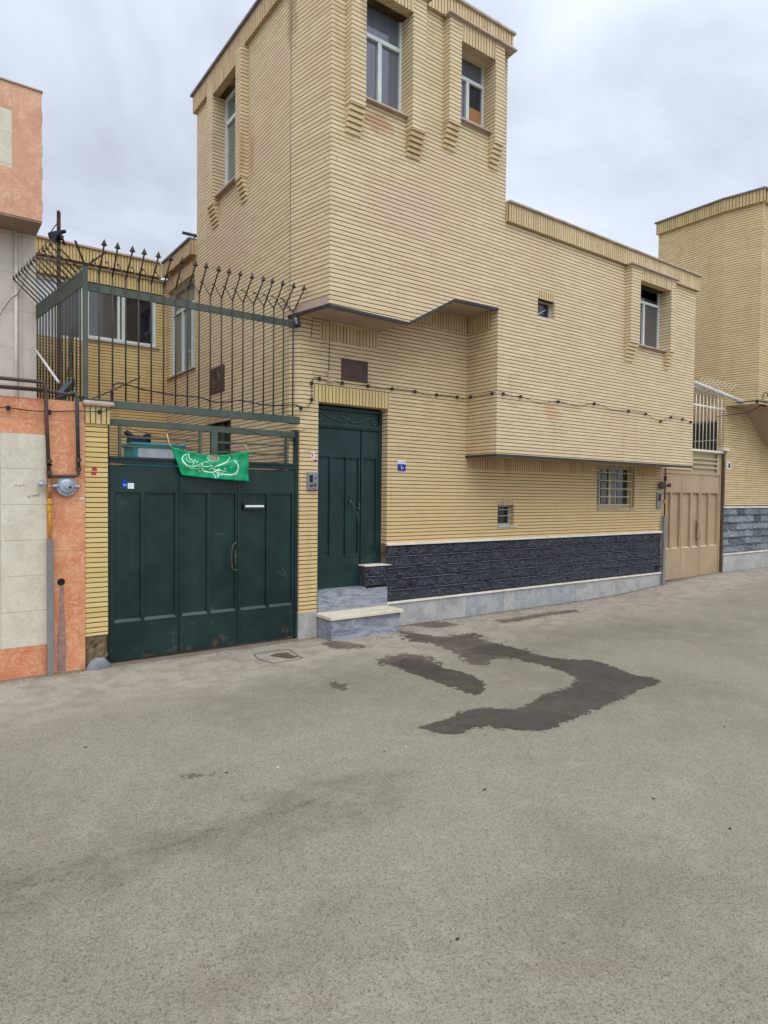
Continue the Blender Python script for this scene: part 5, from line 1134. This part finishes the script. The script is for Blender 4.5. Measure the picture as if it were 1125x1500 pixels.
# window in the side wall seen through the white grille
f = MB(); [f.box(XR+.03, XR+.07, a, b_, c_, d_) for a, b_, c_, d_ in ((6.84, 6.87, SWN[2], SWN[3]), (7.82, 7.86, SWN[2], SWN[3]), (6.87, 7.82, SWN[2], SWN[2]+.03), (6.87, 7.82, SWN[3]-.03, SWN[3]), (6.87, 7.82, 2.90, 2.92))]
wo = f.build('window', 'framed', RH); B(XR+.05, XR+.055, 6.86, 7.83, SWN[2]+.02, SWN[3]-.02).build('pane', 'panek', wo)
m = MB(); m.bar(oY(1018, 566, 7.3), oY(1072, 590, 6.9), .03, .9, Vector((0, 1, .3))); m.build('porch_roof', 'framed', RH)
MB().tube([oY(1016, 560, 6.75), oY(1096, 592, 6.35)], .04, 12).build('downpipe', 'beam', RH)
m = MB(); m.tube(smooth_path([oY(1050, 610, 6.65), oY(1075, 607, 6.5), oY(1098, 603, 6.3), oY(1125, 588, 6.08)]), .008, 6); m.tube(smooth_path([oY(1078, 590, 6.1), oY(1108, 587, 6.08), oY(1130, 590, 6.08)]), .012, 6); m.lathe(oY(1109, 588, 6.07), (0, 0, 1), [(-.03, .03), (.03, .03)], 8); m.tube(smooth_path([oY(1117, 586, 6.07), oY(1119, 577, 6.07), oY(1123, 575, 6.07), oY(1125, 582, 6.07)]), .008, 6); m.build('service_cable', 'black', RH)
# gas riser at the wing end
GP2 = empty('gas_pipe', (11.24, YW-.05, 0), 'thin gas riser with a rusty regulator beside the beige gate', 'gas pipe')
m = MB(); xg = 11.235; m.tube([(xg, YW-.05, 1.35), (xg, YW-.05, 2.25)], .014, 8); m.build('riser', 'pipeb', GP2)
MB().bar((11.225, YW-.05, .05), (11.225, YW-.05, 1.36), .07, .05).build('protective_channel', 'grey', GP2)
m = MB(); m.tube([(11.235, YW-.05, 1.36), (11.235, YW-.05, 1.66)], .011, 8); m.lathe((11.235, YW-.05, 1.60), (0, 0, 1), [(0, .03), (.06, .03)], 8); m.build('yellow_pipe', 'pipey', GP2)
m = MB(); m.lathe((11.12, YW-.03, 1.93), (0, -1, 0), [(0, .05), (.02, .075), (.04, .075), (.06, .04)], 18); m.tube([(11.1, YW-.05, 1.93), (11.35, YW-.06, 1.92)], .02, 8); m.lathe((11.33, YW-.06, 1.93), (0, -1, .3), [(0, .03), (.02, .045), (.04, .03)], 14); m.lathe((11.235, YW-.05, 2.02), (0, 0, 1), [(0, .03), (.08, .03)], 8); m.build('regulator', 'pipeb', GP2)
I2 = empty('intercom', (11.1, YW-.02, 1.65), 'dusty grey intercom under the rusty regulator at the wing corner', 'intercom')
B(11.03, 11.16, YW-.03, YW, 1.50, 1.80).build('housing', 'screen', I2, .005); B(11.06, 11.13, YW-.033, YW-.03, 1.64, 1.77).build('screen', 'black', I2)
m = MB(); m.lathe((11.02, YW-.04, .42), (0, -1, 0), [(0, .035), (.03, .035)], 14); tag(m.build('pipe_outlet', 'black'), 'black pipe outlet in the dark plinth near the beige gate', 'pipe outlet')

# ------------------------------------------------------------------ litter and pebbles
for (x, y, mt, lb, nm) in ((332, 1132, 'leafd', 'dark leaf scrap on the lane below the small splotch', 'leaf'), (407, 1124, 'litter', 'white chip on the lane, left of centre', 'pebble'), (563, 1101, 'leafd', 'dark crumb lying just above the pale chip near mid lane', 'leaf'), (594, 1094, 'litter', 'small pale chip just below the tip of the wet patch', 'pebble'),
                         (710, 1157, 'leafd', 'dark flattened leaf under the wet patch', 'leaf'), (957, 1170, 'leafd', 'dark twig scrap on the right of the lane', 'leaf'), (1069, 1214, 'leafd', 'brown leaf scrap near the right edge', 'leaf'), (125, 1095, 'leafd', 'small brown leaf on the lane at the left', 'leaf'), (1061, 1065, 'leafd', 'small dark twig at the far right of the lane', 'leaf'), (670, 1376, 'leafd', 'black pebble at the bottom of the lane', 'pebble')):
    p = oZ(x, y); r = .006+.004*random.random(); m = MB(); vs = []
    for j in range(4):
        ph = j/3*1.45
        for i in range(9): a = i*.698; rr = r*(1+.4*noise.noise(Vector((x+i, y+j, 0)))); vs.append((p.x+math.cos(a)*rr*math.cos(ph)*1.5, p.y+math.sin(a)*rr*math.cos(ph), .001+math.sin(ph)*r*.5))
    m.add(vs, [(j*9+i, j*9+(i+1) % 9, (j+1)*9+(i+1) % 9, (j+1)*9+i) for j in range(3) for i in range(9)]); tag(m.build(nm, mt), lb, nm, 'leaf scraps on the lane' if nm == 'leaf' else 'pale and dark chips on the lane')

rnd = random.Random(31); m = MB()
def chip(x, y, r, z=0.):
    k = rnd.choice((4, 5, 6)); a0 = rnd.uniform(0, 6); b_ = [(x+math.cos(a0+i*6.283/k)*r*rnd.uniform(.7, 1.2), y+math.sin(a0+i*6.283/k)*r*rnd.uniform(.7, 1.2), z) for i in range(k)]
    m.add(b_+[(x+rnd.uniform(-.3, .3)*r, y+rnd.uniform(-.3, .3)*r, z+r*rnd.uniform(.5, .9))], [(i, (i+1) % k, k) for i in range(k)])
for q in range(1500):
    x = rnd.uniform(-.5, 11.2); y = YW-.03-abs(rnd.gauss(0, .10))
    if 3.85 < x < 4.93: y -= .36
    if y > 5.9: chip(x, y, rnd.uniform(.003, .009), gz(x, y))
for q in range(1500):
    x = rnd.uniform(-.5, 8); y = rnd.uniform(1.5, 6.2); chip(x, y, rnd.uniform(.0015, .0045))
tag(m.build('gravel', 'rubble'), 'loose grit scattered over the lane and along the foot of the walls', 'gravel', kind='stuff')
SC.render.engine = 'CYCLES'
